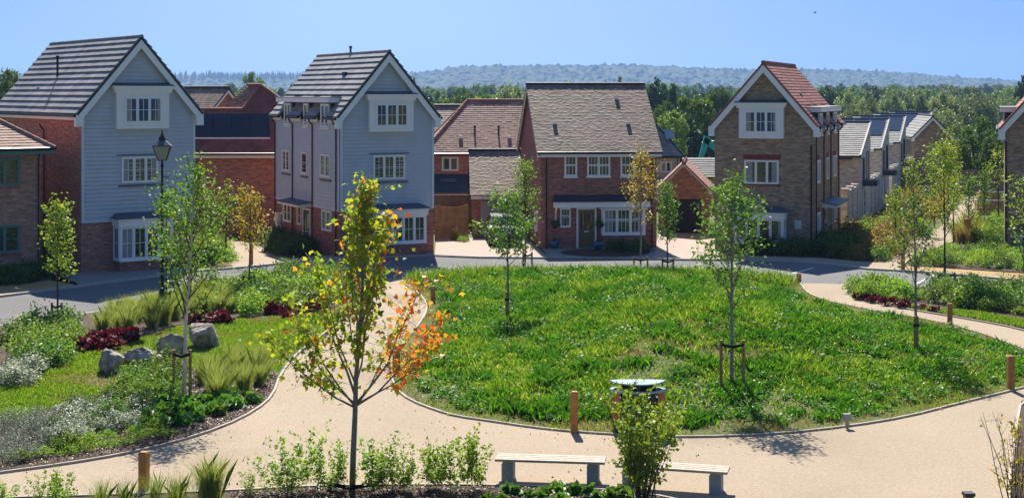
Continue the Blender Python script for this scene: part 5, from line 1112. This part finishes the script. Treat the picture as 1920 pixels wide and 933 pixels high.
fill([(1700, 428), (1770, 400), (1800, 380), (1760, 372), (1680, 400)], ['orange', 'shrub', 'dark', 'dryg'], 40, 1.3, 1.4, 2.2, 'distant garden shrub along the courtyard houses', 'distant shrubs along the courtyard houses', 26)
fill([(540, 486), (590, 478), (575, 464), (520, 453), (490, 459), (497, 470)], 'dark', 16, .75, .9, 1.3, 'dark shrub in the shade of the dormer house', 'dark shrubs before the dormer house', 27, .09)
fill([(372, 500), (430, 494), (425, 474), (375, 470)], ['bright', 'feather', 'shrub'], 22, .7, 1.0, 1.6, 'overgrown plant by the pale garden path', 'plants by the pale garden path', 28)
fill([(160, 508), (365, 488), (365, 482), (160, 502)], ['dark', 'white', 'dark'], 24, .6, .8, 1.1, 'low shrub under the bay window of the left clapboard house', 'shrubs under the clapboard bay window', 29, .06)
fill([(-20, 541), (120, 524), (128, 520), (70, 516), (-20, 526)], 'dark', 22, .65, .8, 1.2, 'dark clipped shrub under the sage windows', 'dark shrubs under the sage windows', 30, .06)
plant('white0', (*flat(45, 528), .06), .9, 'pale grey bush standing out among dark shrubs under the sage windows')
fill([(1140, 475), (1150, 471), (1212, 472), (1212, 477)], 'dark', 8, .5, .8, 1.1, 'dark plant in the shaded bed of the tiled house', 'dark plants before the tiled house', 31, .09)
plant('orange0', (*flat(858, 452), .06), .75, 'small russet and green bush in front of the timber gate', sz=1.1); plant('bright1', (*flat(868, 455), .06), .6, 'small bright bush at the foot of the russet gate bush')
# planting that carries on past the right edge
fill([(1970, 625), (1970, 556), (2500, 575), (2450, 680), (2120, 680)], ['bright', 'low', 'shrub', 'feather'], 26, 1.6, 1.0, 1.5, 'green shrub in the bed running on past the right edge', 'shrubs past the right edge', 34)
fill([(1935, 512), (2500, 530), (2500, 492), (1935, 478)], ['shrub', 'bright', 'dark'], 16, 1.8, 1.0, 1.5, 'green shrub on the far side of the road past the right edge', 'far side shrubs past the right edge', 35, .09)
fill([(1960, 930), (1940, 790), (2010, 735), (2400, 760), (2400, 930)], ['stem', 'orange'], 18, 1.0, .7, 1.1, 'mixed shrub in the near bed past the right edge', 'near shrubs past the right edge', 36)
# bed at the camera's feet
fill([(-20, 960), (60, 945), (130, 945), (140, 985)], 'stem', 4, .5, .6, .8, 'leafy sprig at the bottom left corner', 'sprigs at the bottom left', 32)
fill([(170, 955), (200, 938), (350, 933), (360, 955)], 'grass', 9, .45, .9, 1.2, 'green grass clump by the nearest bollard', 'grass clumps at the bottom left', 33)
plant('grass1', (*flat(388, 938), .04), 1.2, 'tall wispy grass clump right of the nearest bollard'); plant('feather2', (*flat(395, 941), .04), .9, 'straw tipped grass beside the wispy clump')
for px, py, s in ((470, 930, .55), (520, 928, .9), (570, 924, 1.05), (610, 926, .9), (640, 922, .8), (700, 925, 1.15), (735, 922, 1.0), (765, 924, .8), (715, 930, .7), (545, 934, .7)):
    plant('stem', (*flat(px, py), .04), s, 'bushy green shrub around the foot of the maple', 'shrubs around the maple foot')
for px, py, s in ((815, 922, 1.0), (830, 920, .95), (868, 922, 1.05), (895, 924, .9)): plant('stem', (*flat(px, py), .04), s, 'thin upright shrub between maple and bench', 'thin shrubs between maple and bench')
for px, py in ((960, 928), (1000, 938), (1040, 926), (1090, 932), (925, 945), (1130, 940), (1165, 942), (1050, 948)): plant('broad', (*flat(px, py), .04), rr.uniform(.7, .95), 'broad leaved bergenia at the foot of the benches', 'bergenias by the benches')
def thicket(name, label, base, n, h, spread, open_, leafn, leafs, mat, seed):
    rd = random.Random(seed); rng = np.random.default_rng(seed); E_ = empty(name, base, 0, label, 'shrub'); mb = MB(); A = []
    for k in range(n):
        a = rd.uniform(0, 6.28); b0 = Vector((math.cos(a), math.sin(a), 0)) * rd.uniform(0, spread); o = Vector((math.cos(a), math.sin(a), 0)) * rd.uniform(.1, 1) * open_; H = h * rd.uniform(.65, 1.05)
        pts = [b0 + o * (t ** 1.2) + Vector((rd.uniform(-.04, .04), rd.uniform(-.04, .04), H * t)) for t in (0, .25, .5, .75, 1)]
        mb.tube(pts, [.012, .01, .008, .006, .003], 5)
        for j in range(6):
            s = rd.uniform(1, 3.9); q = pts[int(s)].lerp(pts[int(s) + 1], s % 1); d = Vector((rd.gauss(0, 1), rd.gauss(0, 1), rd.uniform(.2, 1.2))).normalized() * rd.uniform(.12, .35)
            mb.tube([q, q + d], [.005, .002], 4)
            for _ in range(leafn // (n * 6) + 1): c = q.lerp(q + d, rd.uniform(.2, 1.05)); A.append(tuple(c + Vector((rd.gauss(0, .05), rd.gauss(0, .05), rd.gauss(0, .05)))))
    mb.build('stems', 'bark_dark', E_, uv=False); link('foliage', npmesh('foliage', leaves(A, leafs, rng, .65, .3, droop=.5), 4), mat, E_)
thicket('multi_stem_shrub', 'tall multi-stemmed shrub growing in front of the litter bin', (*flat(1208, 950), .02), 36, 2.35, .18, 1.0, 3000, .09, 'leaf_lime', 3)
thicket('sparse_shrub', 'sparse brown leaved shrub at the lower right edge', (*flat(1905, 965), .02), 14, 1.9, .2, .75, 240, .085, 'leaf_yellow', 5)
MB_ = None
# ------------------------------------------------------------------ grass as stuff
def grass_over(name, label, poly, n, hfun, mat, seed, per, w, lean, spread, zfun):
    rng = np.random.default_rng(seed); P_ = np.array(poly); lo, hi = P_.min(0), P_.max(0)
    c = rng.uniform(lo, hi, (int(n * 2.2), 2)); d, _ = sdist(c, poly); k = d > .05; c, d = c[k][:n], d[k][:n]
    h = hfun(c, d, rng); keep = h > 0; c, h = c[keep], h[keep]
    B = np.c_[c, zfun(c) - .015]
    return tag(link(name, npmesh(name, blades(B, h, rng, per, w, lean, spread), 5), mat), label, 'grass', kind='stuff')
def vnoise(c, s, seed):
    """smooth value noise"""
    rng = np.random.default_rng(seed); G = rng.random((64, 64)); q = c / s + 100.0; i = np.floor(q).astype(int); f = q - i; f = f * f * (3 - 2 * f)
    g = lambda a, b_: G[(i[:, 0] + a) % 64, (i[:, 1] + b_) % 64]
    return (g(0, 0) * (1 - f[:, 0]) + g(1, 0) * f[:, 0]) * (1 - f[:, 1]) + (g(0, 1) * (1 - f[:, 0]) + g(1, 1) * f[:, 0]) * f[:, 1]
mz = lambda c: ground_z(c[:, 0], c[:, 1])
def hm(c, d, rng):
    v = vnoise(c, 1.3, 1) * .6 + vnoise(c, .5, 2) * .4; e = np.clip(d / 2.2, .25, 1)
    bare = (vnoise(c, 1.9, 3) > .70) & (rng.random(len(c)) < .75)
    return np.where(bare, 0, (.06 + .30 * v ** 1.8) * e)
grass_over('mound_grass', 'rough green grass covering the central mound', MOUND, 52000, hm, 'grass_green', 1, 5, .03, 1.1, .09, mz)
def hl(c, d, rng):
    v = vnoise(c, .9, 5) * .55 + vnoise(c, .4, 6) * .45; return np.where((v > .6) & (d > .7), .12 + .6 * (v - .5), 0)
grass_over('lush_weeds', 'lush darker weed tufts on the central mound', MOUND, 34000, hl, 'grass_lush', 2, 6, .045, 1.3, .10, mz)
rng = np.random.default_rng(77); wc = rng.uniform(mp_.min(0), mp_.max(0), (5200, 2)); wd, _ = sdist(wc, MOUND); wc = wc[(wd > .5) & (vnoise(wc, 1.7, 21) > .42)]
wr = rng.uniform(.12, .34, len(wc)); k = 26; q = unit(rng.normal(size=(len(wc), k, 3))); q[..., 2] = np.abs(q[..., 2]) * .75
WL = np.concatenate([wc, mz(wc)[:, None] + .03], 1)[:, None, :] + q * wr[:, None, None] * rng.uniform(.5, 1, (len(wc), k, 1))
tag(link('broad_weeds', npmesh('broad_weeds', leaves(WL.reshape(-1, 3), .10, rng, .55, .9), 4), 'grass_lush'), 'low broad leaved weeds clumped over the mound', 'weeds', kind='stuff')
def hd(c, d, rng):
    v = vnoise(c, 2.2, 8); return np.where((v > .66) | ((d < 1.2) & (rng.random(len(c)) < .55)), rng.uniform(.05, .16, len(c)), 0)
grass_over('dry_grass_patches', 'straw coloured dry grass along the mound rim', MOUND, 20000, hd, 'grass_dry', 3, 4, .014, .9, .07, mz)
back = gpoly([(760, 523), (900, 512.5), (1300, 513.5), (1400, 517.5), (1495, 530), (1480, 540), (1300, 530), (1100, 526), (900, 528), (790, 538)])
grass_over('tall_back_grass', 'taller flowering grass along the back of the mound by the road', back, 6000, lambda c, d, rng: rng.uniform(.2, .5, len(c)), 'grass_green', 4, 4, .014, .6, .08, mz)
def petals(name, label, poly, n, seed, z, hz, size, m='petal_white'):
    rng = np.random.default_rng(seed); P_ = np.array(poly); c = rng.uniform(P_.min(0), P_.max(0), (n * 3, 2)); d, _ = sdist(c, poly); c = c[d > .1][:n]
    C = np.c_[c, z(c) + rng.uniform(*hz, len(c))]
    tag(link(name, npmesh(name, leaves(C, size, rng, .9, 1.5), 4), m), label, 'flowers', kind='stuff')
petals('clover_flowers', 'tiny white clover flowers dotted over the mound', MOUND, 2600, 5, mz, (.08, .2), .035)
petals('roadside_flowers', 'white daisies along the back of the mound', back, 1400, 6, mz, (.25, .55), .05)
LAWN = [flat(*p) for p in [(0, 720), (60, 712), (140, 672), (240, 642), (330, 614), (440, 600), (520, 594), (600, 592), (645, 575), (640, 596), (600, 629), (550, 664), (521, 703), (505, 690), (470, 680), (400, 690), (300, 705), (215, 735), (120, 760), (40, 790), (-60, 800)]]
z0_ = lambda c: np.full(len(c), .04)
grass_over('lawn_grass', 'short green lawn between the boulders and the path', LAWN, 26000, lambda c, d, rng: np.where(vnoise(c, 1.6, 12) > .66 + .2 * rng.random(len(c)), 0, .03 + .12 * vnoise(c, .6, 11) ** 1.5), 'grass_green', 7, 4, .018, .9, .06, z0_)
grass_over('lawn_dry_grass', 'dry straw patches in the left lawn', LAWN, 9000, lambda c, d, rng: np.where(vnoise(c, 1.6, 12) + .25 * rng.random(len(c)) > .62, .07, 0), 'grass_dry', 8, 3, .014, .9, .06, z0_)
BEDR = gpoly([(1650, 572), (1744, 586), (1831, 599), (1904, 613), (1990, 634), (2000, 615), (1840, 588), (1700, 574)])
grass_over('verge_grass', 'mown grass strip between right hand bed and path', BEDR, 7000, lambda c, d, rng: rng.uniform(.05, .14, len(c)), 'grass_green', 9, 4, .016, .9, .06, z0_)
def scatter_chips(name, label, poly, n, seed, z, size=.06):
    rng = np.random.default_rng(seed); P_ = np.array(poly); c = rng.uniform(P_.min(0), P_.max(0), (n * 3, 2)); d, _ = sdist(c, poly); c = c[d > .03][:n]
    tag(link(name, npmesh(name, leaves(np.c_[c, np.full(len(c), z) + rng.uniform(.005, .03, len(c))], size, rng, .5, 2.5), 4), 'chip'), label, 'bark', kind='stuff')
scatter_chips('bark_chips', 'bark chippings mulching the near left bed', gpoly(BED_A), 14000, 1, .055)
scatter_chips('bark_chips', 'bark chippings mulching the bed before the benches', gpoly([(430, 925), (560, 917), (700, 914), (930, 914), (1137, 922), (1265, 938), (1260, 990), (430, 990)]), 7000, 2, .043)
scatter_chips('bark_chips', 'bark chippings at the edge of the right hand bed', gpoly(BED_R), 4000, 3, .048)
scatter_chips('bark_chips', 'bark ring around the staked tree on the mound front', [(at(1372, 726).x + .5 * math.cos(a * .5), at(1372, 726).y + .5 * math.sin(a * .5)) for a in range(12)], 260, 4, at(1372, 726).z + .05)

litter = np.array([flat(*p) for p in [(250, 856), (420, 806), (515, 745), (560, 680), (640, 640), (740, 690), (760, 760), (860, 800), (1300, 832), (1500, 835), (1200, 900), (700, 905), (480, 910), (250, 915)]])
rng = np.random.default_rng(91); c = rng.uniform(litter.min(0), litter.max(0), (1500, 2)); d, _ = sdist(c, litter); edge = np.exp(-np.maximum(d, 0) / .5); c = c[(d > 0) & (rng.random(len(c)) < .12 + edge)][:330]
tag(link('leaf_litter', npmesh('leaf_litter', leaves(np.c_[c, np.full(len(c), .026)], .06, rng, .6, 3.0, fold=.05), 4), 'chip'), 'fallen brown leaves and bark crumbs on the path', 'leaves', kind='stuff')

# ------------------------------------------------------------------ street furniture
def bollard(px, py, h, label, w=.085, group='timber bollards along the path'):
    E_ = empty('bollard', at(px, py), rr.uniform(-.3, .3), label, 'bollard', group); c = .012
    mb = MB(); mb.box(-w, w, -w, w, -.2, h - .03); mb.hexa([(-w, -w, h - .03), (w, -w, h - .03), (w, w, h - .03), (-w, w, h - .03), (-w + .02, -w + .02, h), (w - .02, -w + .02, h), (w - .02, w - .02, h), (-w + .02, w - .02, h)])
    mb.build('post', 'post_wood', E_, uv=False)
    MB().box(-w - .004, w + .004, -w - .004, w + .004, h - .16, h - .13).build('groove_band', 'stake_wood', E_, uv=False)
bollard(1077, 811, .98, 'orange timber bollard standing left of the litter bin')
bollard(270, 916, .76, 'nearest timber bollard, rising from grass at the lower left')
bollard(743, 690, .72, 'timber bollard half hidden by maple leaves at the path fork')
bollard(812, 566, .62, 'timber bollard on the mound edge right of the orange leaves')
bollard(1895, 729, .9, 'timber bollard on the mound edge near the right side')
bollard(1781, 609, .75, 'timber bollard beside the right hand path')
bollard(1498, 530, .4, 'short timber post where the right hand path meets the road')
bollard(1693, 508, 1.0, 'timber bollard at the mouth of the garden path')
bollard(471, 497, 1.0, 'orange timber post at the corner of the pale garden path')
bollard(1814, 455, 1.3, 'thick timber post in the middle of the garden path', .14)
E_ = empty('path_light', at(1588, 803), .2, 'small grey metal path light on the mound edge', 'light')
MB().box(-.03, .03, -.03, .03, -.05, .25).build('stem', 'grey_metal', E_, uv=False); MB().box(-.09, .09, -.05, .05, .2, .36).build('lamp_head', 'grey_metal', E_, uv=False)
E_ = empty('marker_post', at(1816, 945), .1, 'small dark green topped marker post at the bottom edge', 'post')
MB().box(-.08, .08, -.08, .08, -.05, .18).build('post', 'stake_wood', E_, uv=False); MB().box(-.1, .1, -.1, .1, .18, .24).build('cap', 'bin_dark', E_, uv=False)
def bench(x, y, rz, label):
    E_ = empty('bench', (x, y, .012), rz, label, 'bench', 'slatted timber benches')
    for k in range(4): MB().box(-1.13, 1.13, -.27 + k * .138, -.27 + k * .138 + .108, .425, .475).build('slat', 'bench_wood', E_, uv=False)
    for sx in (-.88, .88):
        MB().prism([(sx - .12, -.2, 0), (sx + .12, -.2, 0), (sx + .12, .2, 0), (sx - .12, .2, 0)], (0, 0, .36)).build('leg', 'concrete', E_, uv=False)
        MB().hexa([(sx - .12, -.2, .36), (sx + .12, -.2, .36), (sx + .12, .2, .36), (sx - .12, .2, .36), (sx - .08, -.2, .42), (sx + .08, -.2, .42), (sx + .08, .2, .42), (sx - .08, .2, .42)]).build('bracket', 'concrete', E_, uv=False)
bench(.80, 30.85, R(-7), 'left hand bench of pale timber slats on two concrete legs'); bench(3.25, 30.2, R(-15), 'right hand bench of pale timber slats, half behind the tall shrub')
# litter bin: oval slatted drum, dark liner, pitched metal canopy
E_ = empty('litter_bin', at(1196, 806), 0, 'oval double litter bin with timber slats and blue-grey canopy', 'litter bin')
def oval(t, a, b_): return Vector((a * math.copysign(abs(math.cos(t)) ** .85, math.cos(t)), b_ * math.sin(t), 0))
ns = 34
for k in range(ns):
    t = 2 * math.pi * k / ns
    if abs(math.cos(t)) < .62: continue
    t = 2 * math.pi * k / ns; p, q = oval(t - .075, .64, .36), oval(t + .075, .64, .36); i, j = p * .955, q * .955
    MB().hexa([(p.x, p.y, .08), (q.x, q.y, .08), (j.x, j.y, .08), (i.x, i.y, .08), (p.x, p.y, .93), (q.x, q.y, .93), (j.x, j.y, .93), (i.x, i.y, .93)]).build('slat', 'post_wood', E_, uv=False)
for s in (-1, 1): MB().prism([tuple(oval(s * (1.0 + i * .2), .635, .355) + Vector((0, 0, .08))) for i in range(6)], (0, 0, .85)).build('door', 'bin_dark', E_, uv=False)
mb = MB(); r0 = [oval(2 * math.pi * k / 40, .66, .38) for k in range(40)]
for k in range(40):
    a, b_ = r0[k], r0[(k + 1) % 40]; ai, bi = a * .86, b_ * .86
    mb.hexa([(a.x, a.y, .93), (b_.x, b_.y, .93), (bi.x, bi.y, .93), (ai.x, ai.y, .93), (a.x, a.y, .98), (b_.x, b_.y, .98), (bi.x, bi.y, .98), (ai.x, ai.y, .98)])
mb.build('rim', 'bin_metal', E_, uv=False)
MB().prism([tuple(oval(2 * math.pi * k / 24, .58, .32)) for k in range(24)], (0, 0, .8)).build('liner', 'bin_dark', E_, uv=False)
MB().box(-.42, .42, -.03, .03, .8, 1.13).build('divider', 'bin_dark', E_, uv=False); MB().box(-.025, .025, -.36, .36, .8, 1.12).build('canopy_post', 'bin_dark', E_, uv=False)
cp = MB(); up_ = [(-.66, .12), (-.6, -.02), (-.45, -.2), (-.22, -.31), (0, -.34), (.22, -.31), (.45, -.2), (.6, -.02), (.66, .12), (.4, .18), (0, .2), (-.4, .18)]
cp.prism([(x, y, 1.13 + y * .05) for x, y in up_], (0, 0, .03)); cp.build('canopy', 'bin_metal', E_, uv=False)
# lamp posts with four-sided lanterns
def lamp(p, label, k=1.0):
    E_ = empty('street_lamp', p, .15, label, 'street lamp', 'lantern street lamps'); E_.scale = (k, k, k)
    MB().lathe([(.13, -.1), (.13, .35), (.10, .42), (.095, 1.1), (.11, 1.14), (.06, 1.22), (.05, 3.2), (.065, 3.24), (.05, 3.3), (.04, 5.35), (.07, 5.4), (.04, 5.46), (.035, 5.62)], 12).build('post', 'black', E_, smooth=False, uv=False)
    MB().tube([(-.25, 0, 5.0), (.25, 0, 5.0)], .016, 6).build('ladder_bar', 'black', E_, uv=False)
    z0, z1, a, b_ = 5.62, 6.12, .15, .31; c0 = [(-a, -a), (a, -a), (a, a), (-a, a)]; c1 = [(-b_, -b_), (b_, -b_), (b_, b_), (-b_, b_)]
    ln = MB(); ln.prism([(x, y, z0 - .03) for x, y in c0], (0, 0, .03)); fr = ln.build('lantern_frame', 'black', E_, uv=False)
    for i in range(4):
        j = (i + 1) % 4
        MB().face((*c0[i], z0), (*c0[j], z0), (*c1[j], z1), (*c1[i], z1)).build('pane', 'glass_lamp', fr, uv=False); MB().tube([(*c0[i], z0), (*c1[i], z1)], .016, 5).build('glazing_bar', 'black', fr, uv=False)
        MB().tube([(*c1[i], z1), (*c1[j], z1)], .02, 5).build('glazing_bar', 'black', fr, uv=False)
    MB().hexa([(x * 1.08, y * 1.08, z1) for x, y in c1] + [(x * .45, y * .45, z1 + .18) for x, y in c1]).build('lantern_roof', 'lead', E_, uv=False)
    MB().lathe([(.13, z1 + .18), (.12, z1 + .3), (.05, z1 + .38), (.055, z1 + .42), (.02, z1 + .46), (.03, z1 + .5), (.004, z1 + .6)], 10).build('finial', 'black', E_, uv=False)
lamp(at(304, 594), 'black lantern street lamp in front of the left clapboard house')
lamp((19.7, 150, -1.6), 'distant lantern lamp beside the excavator', .8)
# boulders
def boulder(px, py, sx, sy, sz, seed, label, rz=0):
    rng = np.random.default_rng(seed); import bmesh
    bm = bmesh.new(); bmesh.ops.create_icosphere(bm, subdivisions=4, radius=1); D_ = unit(rng.normal(size=(11, 3))); O_ = rng.uniform(.5, .82, 11)
    for v in bm.verts:
        p = np.array(v.co); p = p / np.linalg.norm(p); s = 1.0
        for d, o in zip(D_, O_):
            q = p @ d
            if q > 1e-3: s = min(s, o / q)
        s *= 1 + .025 * math.sin(9 * p[0] + 5 * p[1]) + .02 * math.sin(17 * p[2] + 11 * p[1]) + rng.normal(0, .008); v.co = Vector(p * s)
    me_ = bpy.data.meshes.new('boulder'); bm.to_mesh(me_); bm.free()
    o = link('boulder', me_, 'boulder', smooth=False); p = at(px, py); o.location = p + Vector((0, sy * .6, sz * .62)); o.scale = (sx * 1.02, sy * 1.02, sz * 1.08); o.rotation_euler = (0, 0, rz)
    tag(o, label, 'boulder', 'grey boulders on the left lawn')
boulder(203, 703, .48, .5, .46, 1, 'leftmost grey boulder on the lawn', .3)
boulder(263, 687, .58, .42, .36, 2, 'long low boulder, second from the left')
boulder(313, 670, .48, .5, .46, 3, 'pointed boulder left of the birch stem', -.5)
boulder(378, 656, .52, .6, .58, 4, 'tallest boulder, right of the birch stem', .8)
# pots, baskets, fence, gate, car
def pot(px, py, r, h, label, plant_key='dark0', ps=.3):
    p = Vector((*flat(px, py), .07)); E_ = empty('plant_pot', p, 0, label, 'pot'); MB().lathe([(r * .65, 0), (r, h * .7), (r * .92, h), (r * .8, h), (r * .78, h * .85)], 14).build('pot', 'pot_blue', E_, smooth=True, uv=False)
    o = link('foliage', PL[plant_key][0], PL[plant_key][1], E_); o.location = (0, 0, h * .85); o.scale = (ps, ps, ps)
pot(1040, 468, .24, .4, 'blue glazed pot under the small window of the tiled house'); pot(1122, 471, .26, .42, 'large blue glazed pot right of the oak door'); pot(1122, 465, .16, .5, 'tall narrow blue pot behind the large one')
for lb, a in (('hanging basket of dark foliage left of the small window', .72), ('hanging basket of dark foliage right of the oak door', 3.05)):
    c, s = math.cos(R(6)), math.sin(R(6)); E_ = empty('hanging_basket', (1.45 + a * c + .3 * s, 76.5 + a * s - .3 * c, 1.1), 0, lb, 'basket')
    MB().lathe([(.05, 0), (.18, .12), (.2, .2)], 10).build('basket', 'black', E_, uv=False); MB().tube([(0, 0, .2), (0, .0, .75), (0, .28, .78)], .01, 5).build('bracket', 'black', E_, uv=False)
    o = link('foliage', PL['dark1'][0], 'leaf_dark', E_); o.location = (0, 0, .12); o.scale = (.5, .5, .5)
def fence(p, q, h, label, m, cap=True, arch=0.0, cat='fence'):
    p, q = Vector(p), Vector(q); L = (q - p).length; E_ = empty('timber_gate' if cat == 'gate' else 'timber_fence', p, math.atan2(q.y - p.y, q.x - p.x), label, cat); n = int(L / .125)
    for k in range(n):
        u = (k + .5) / n; hh_ = h + arch * (2 * abs(u - .5)) ** 2; x = L * k / n; d = .008 * (k % 2)
        MB().box(x + .003, x + L / n - .003, -.02 - d, .0 - d, .04, hh_).build('plank', m, E_, uv=False)
    for z in (.35, h - .3): MB().box(0, L, .0, .04, z, z + .09).build('rail', m, E_, uv=False)
    for x in (0, L): MB().box(x - .05, x + .05, .0, .1, -.1, h + .05).build('post', m, E_, uv=False)
    if cap: MB().box(0, L, -.05, .05, h + arch * 0 + .002, h + .04).build('capping', m, E_, uv=False) if not arch else None
fence((-4.15, 81.6, .02), (-2.45, 82.2, .02), 1.75, 'warm brown timber gate between grey clapboard house and garage', 'fence_wood', False, .16, 'gate')
fence((-4.6, 86.5, .02), (-2.3, 86.8, .02), 2.05, 'weathered timber fence above and behind the gate', 'fence_old')
fence((30, 118, .02), (41, 117, .02), 1.9, 'brown fence closing the far end of the garden path', 'fence_old')
E_ = empty('parked_car', (-.45, 79.3, .06), R(4), 'grey hatchback parked before the garage behind the green tree', 'car')
prof = [(-2.0, .35), (-2.0, .8), (-1.9, .95), (-1.0, 1.02), (-.45, 1.45), (1.35, 1.48), (1.9, 1.0), (2.02, .9), (2.02, .35)]
bd = MB(); wv = lambda z: .86 if z < 1.0 else .86 - (z - 1.0) * .42
L_ = [(-wv(z), y, z) for y, z in prof]; R_ = [(wv(z), y, z) for y, z in prof]
bd.face(*L_); bd.face(*R_[::-1])
for i in range(len(prof)): j = (i + 1) % len(prof); bd.face(L_[i], R_[i], R_[j], L_[j])
bd.build('body', 'car_paint', E_, uv=False)
MB().face((-.66, -.95, 1.06), (.66, -.95, 1.06), (.58, -.52, 1.42), (-.58, -.52, 1.42)).build('rear_window', 'glass', E_, uv=False).location = (0, -.012, .02)
for s in (-1, 1):
    MB().face((s * .868, -.75, 1.04), (s * .868, 1.6, 1.04), (s * .70, 1.25, 1.42), (s * .70, -.42, 1.42)).build('side_window', 'glass', E_, uv=False).location = (s * .012, 0, 0)
    MB().box(s * .72 - .12, s * .72 + .12, -2.03, -1.9, .78, .95).build('tail_light', 'lamp_red', E_, uv=False)
    for y in (-1.25, 1.3):
        w_ = MB(); w_.tube([(s * .7, y, .31), (s * .88, y, .31)], .31, 16); w_ = w_.build('wheel', 'rubber', E_, uv=False); MB().tube([(s * .87, y, .31), (s * .89, y, .31)], .2, 10).build('rim', 'grey_metal', w_, uv=False)
MB().box(-.85, .85, -2.06, -1.98, .3, .55).build('bumper', 'black', E_, uv=False); MB().box(-.26, .26, -2.015, -2.003, .68, .79).build('number_plate', 'white', E_, uv=False)
def excavator(p, rz, label, k=1.0):
    E_ = empty('excavator', p, rz, label, 'excavator', 'teal excavators'); E_.scale = (k, k, k)
    for s in (-1, 1): MB().hexa([(-1.8, s * 1.0 - .25, 0), (1.8, s * 1.0 - .25, 0), (1.8, s * 1.0 + .25, 0), (-1.8, s * 1.0 + .25, 0), (-1.5, s * 1.0 - .25, .8), (1.5, s * 1.0 - .25, .8), (1.5, s * 1.0 + .25, .8), (-1.5, s * 1.0 + .25, .8)]).build('track', 'rubber', E_, uv=False)
    MB().box(-1.9, 1.0, -1.1, 1.1, .9, 1.9).build('body', 'teal_paint', E_, uv=False); MB().box(-.2, 1.2, -1.1, -.1, 1.9, 3.0).build('cab', 'teal_paint', E_, uv=False); MB().box(-.1, 1.21, -1.11, -.2, 2.1, 2.9).build('cab_window', 'glass', E_, uv=False)
    def beam(a, b_, w0, w1, nm):
        a, b_ = Vector(a), Vector(b_); d = (b_ - a).normalized(); n = Vector((-d.z, 0, d.x)); y = Vector((0, .2, 0))
        MB().hexa([a - n * w0 - y, b_ - n * w1 - y, b_ - n * w1 + y, a - n * w0 + y, a + n * w0 - y, b_ + n * w1 - y, b_ + n * w1 + y, a + n * w0 + y]).build(nm, 'teal_paint', E_, uv=False)
    beam((.9, .3, 1.6), (2.6, .3, 4.6), .28, .42, 'boom'); beam((2.6, .3, 4.6), (4.3, .3, 5.8), .42, .25, 'boom'); beam((3.9, .3, 6.1), (5.1, .3, 2.2), .38, .16, 'dipper')
    MB().tube([(1.2, .3, 2.6), (3.1, .3, 4.7)], .1, 6).build('ram', 'grey_metal', E_, uv=False); MB().tube([(3.2, .3, 5.6), (4.5, .3, 5.4)], .08, 6).build('ram', 'grey_metal', E_, uv=False)
    MB().prism([(4.9, -.2, 2.2), (5.5, -.2, 1.9), (5.3, -.2, 1.2), (4.6, -.2, 1.3)], (0, 1.0, 0)).build('bucket', 'grey_metal', E_, uv=False)
excavator((23.2, 150, -1.95), R(180), 'teal excavator whose arm rises between garage and brown brick house', .92)
excavator((52.5, 166, -2.2), R(180), 'half hidden teal excavator in the trees beyond the courtyard houses', .9)
# raised planters and seats at the end of the garden path
for px, py, w_, h_, lb in ((1862, 402, 2.2, .9, 'timber raised planter by the right hand house corner'), (1866, 384, 2.4, .9, 'timber raised planter farther along the garden path')):
    p = flat(px, py); E_ = empty('raised_planter', (p[0], p[1], .02), -.1, lb, 'planter')
    for k in range(12): MB().box(-w_ / 2 + k * w_ / 12 + .01, -w_ / 2 + (k + 1) * w_ / 12 - .01, -.5, -.45, 0, h_).build('plank', 'fence_wood', E_, uv=False)
    MB().box(-w_ / 2, w_ / 2, -.45, .5, 0, h_ - .05).build('soil_box', 'fence_wood', E_, uv=False); MB().box(-w_ / 2 - .05, w_ / 2 + .05, -.55, -.3, h_, h_ + .06).build('rim', 'grey_metal', E_, uv=False)
# the bird
E_ = empty('bird', ((1528 - CXP) / FPX * 160, 160, EYE + (HYP - 25) / FPX * 160), .6, 'small dark bird high in the sky above the willows', 'bird')
bb = MB(); bb.tube([(-.16, 0, 0), (-.06, 0, .02), (.06, 0, .02), (.13, 0, .03), (.17, 0, .02)], [.012, .05, .055, .035, .006], 8)
for s in (-1, 1): bb.face((.07, s * .03, .03), (-.05, s * .03, .03), (-.09, s * .16, .16), (-.02, s * .22, .19), (.05, s * .14, .14))
bb.build('body', 'bird_dark', E_, uv=False)

# ------------------------------------------------------------------ air
hz = MB(); hz.box(-2800, 2800, -320, 4700, -60, 140)
m = bpy.data.materials.new('haze'); m.use_nodes = True; m.node_tree.nodes.clear()
ov = m.node_tree.nodes.new('ShaderNodeOutputMaterial'); pv = m.node_tree.nodes.new('ShaderNodeVolumePrincipled')
pv.inputs['Color'].default_value = (0.36, 0.60, 1.0, 1); pv.inputs['Density'].default_value = 0.00015; pv.inputs['Anisotropy'].default_value = 0.2
m.node_tree.links.new(pv.outputs[0], ov.inputs['Volume']); MATS['haze'] = m
tag(hz.build('haze', 'haze', uv=False), 'thin blue summer haze filling the air over the vale', 'haze', kind='stuff')

# ------------------------------------------------------------------ look-alikes in small groups: told apart by their place
ORD = ['leftmost', 'second', 'third', 'fourth', 'fifth', 'sixth', 'seventh', 'eighth', 'ninth', 'tenth', 'eleventh', 'twelfth', 'thirteenth', 'fourteenth', 'fifteenth', 'sixteenth', 'seventeenth', 'eighteenth', 'nineteenth', 'twentieth']
same = {}
for o in sc.objects:
    if o.parent is None and 'label' in o and o.get('kind') is None: same.setdefault(o['label'], []).append(o)
for lb, os_ in same.items():
    if 2 <= len(os_) <= 20 and len(lb.split()) <= 12:
        os_.sort(key=lambda o: o.location.x / max(1, o.location.y))
        for i, o in enumerate(os_): o['label'] = lb + ', ' + ('leftmost' if i == 0 else 'rightmost' if i == len(os_) - 1 else ORD[i] + ' from left')
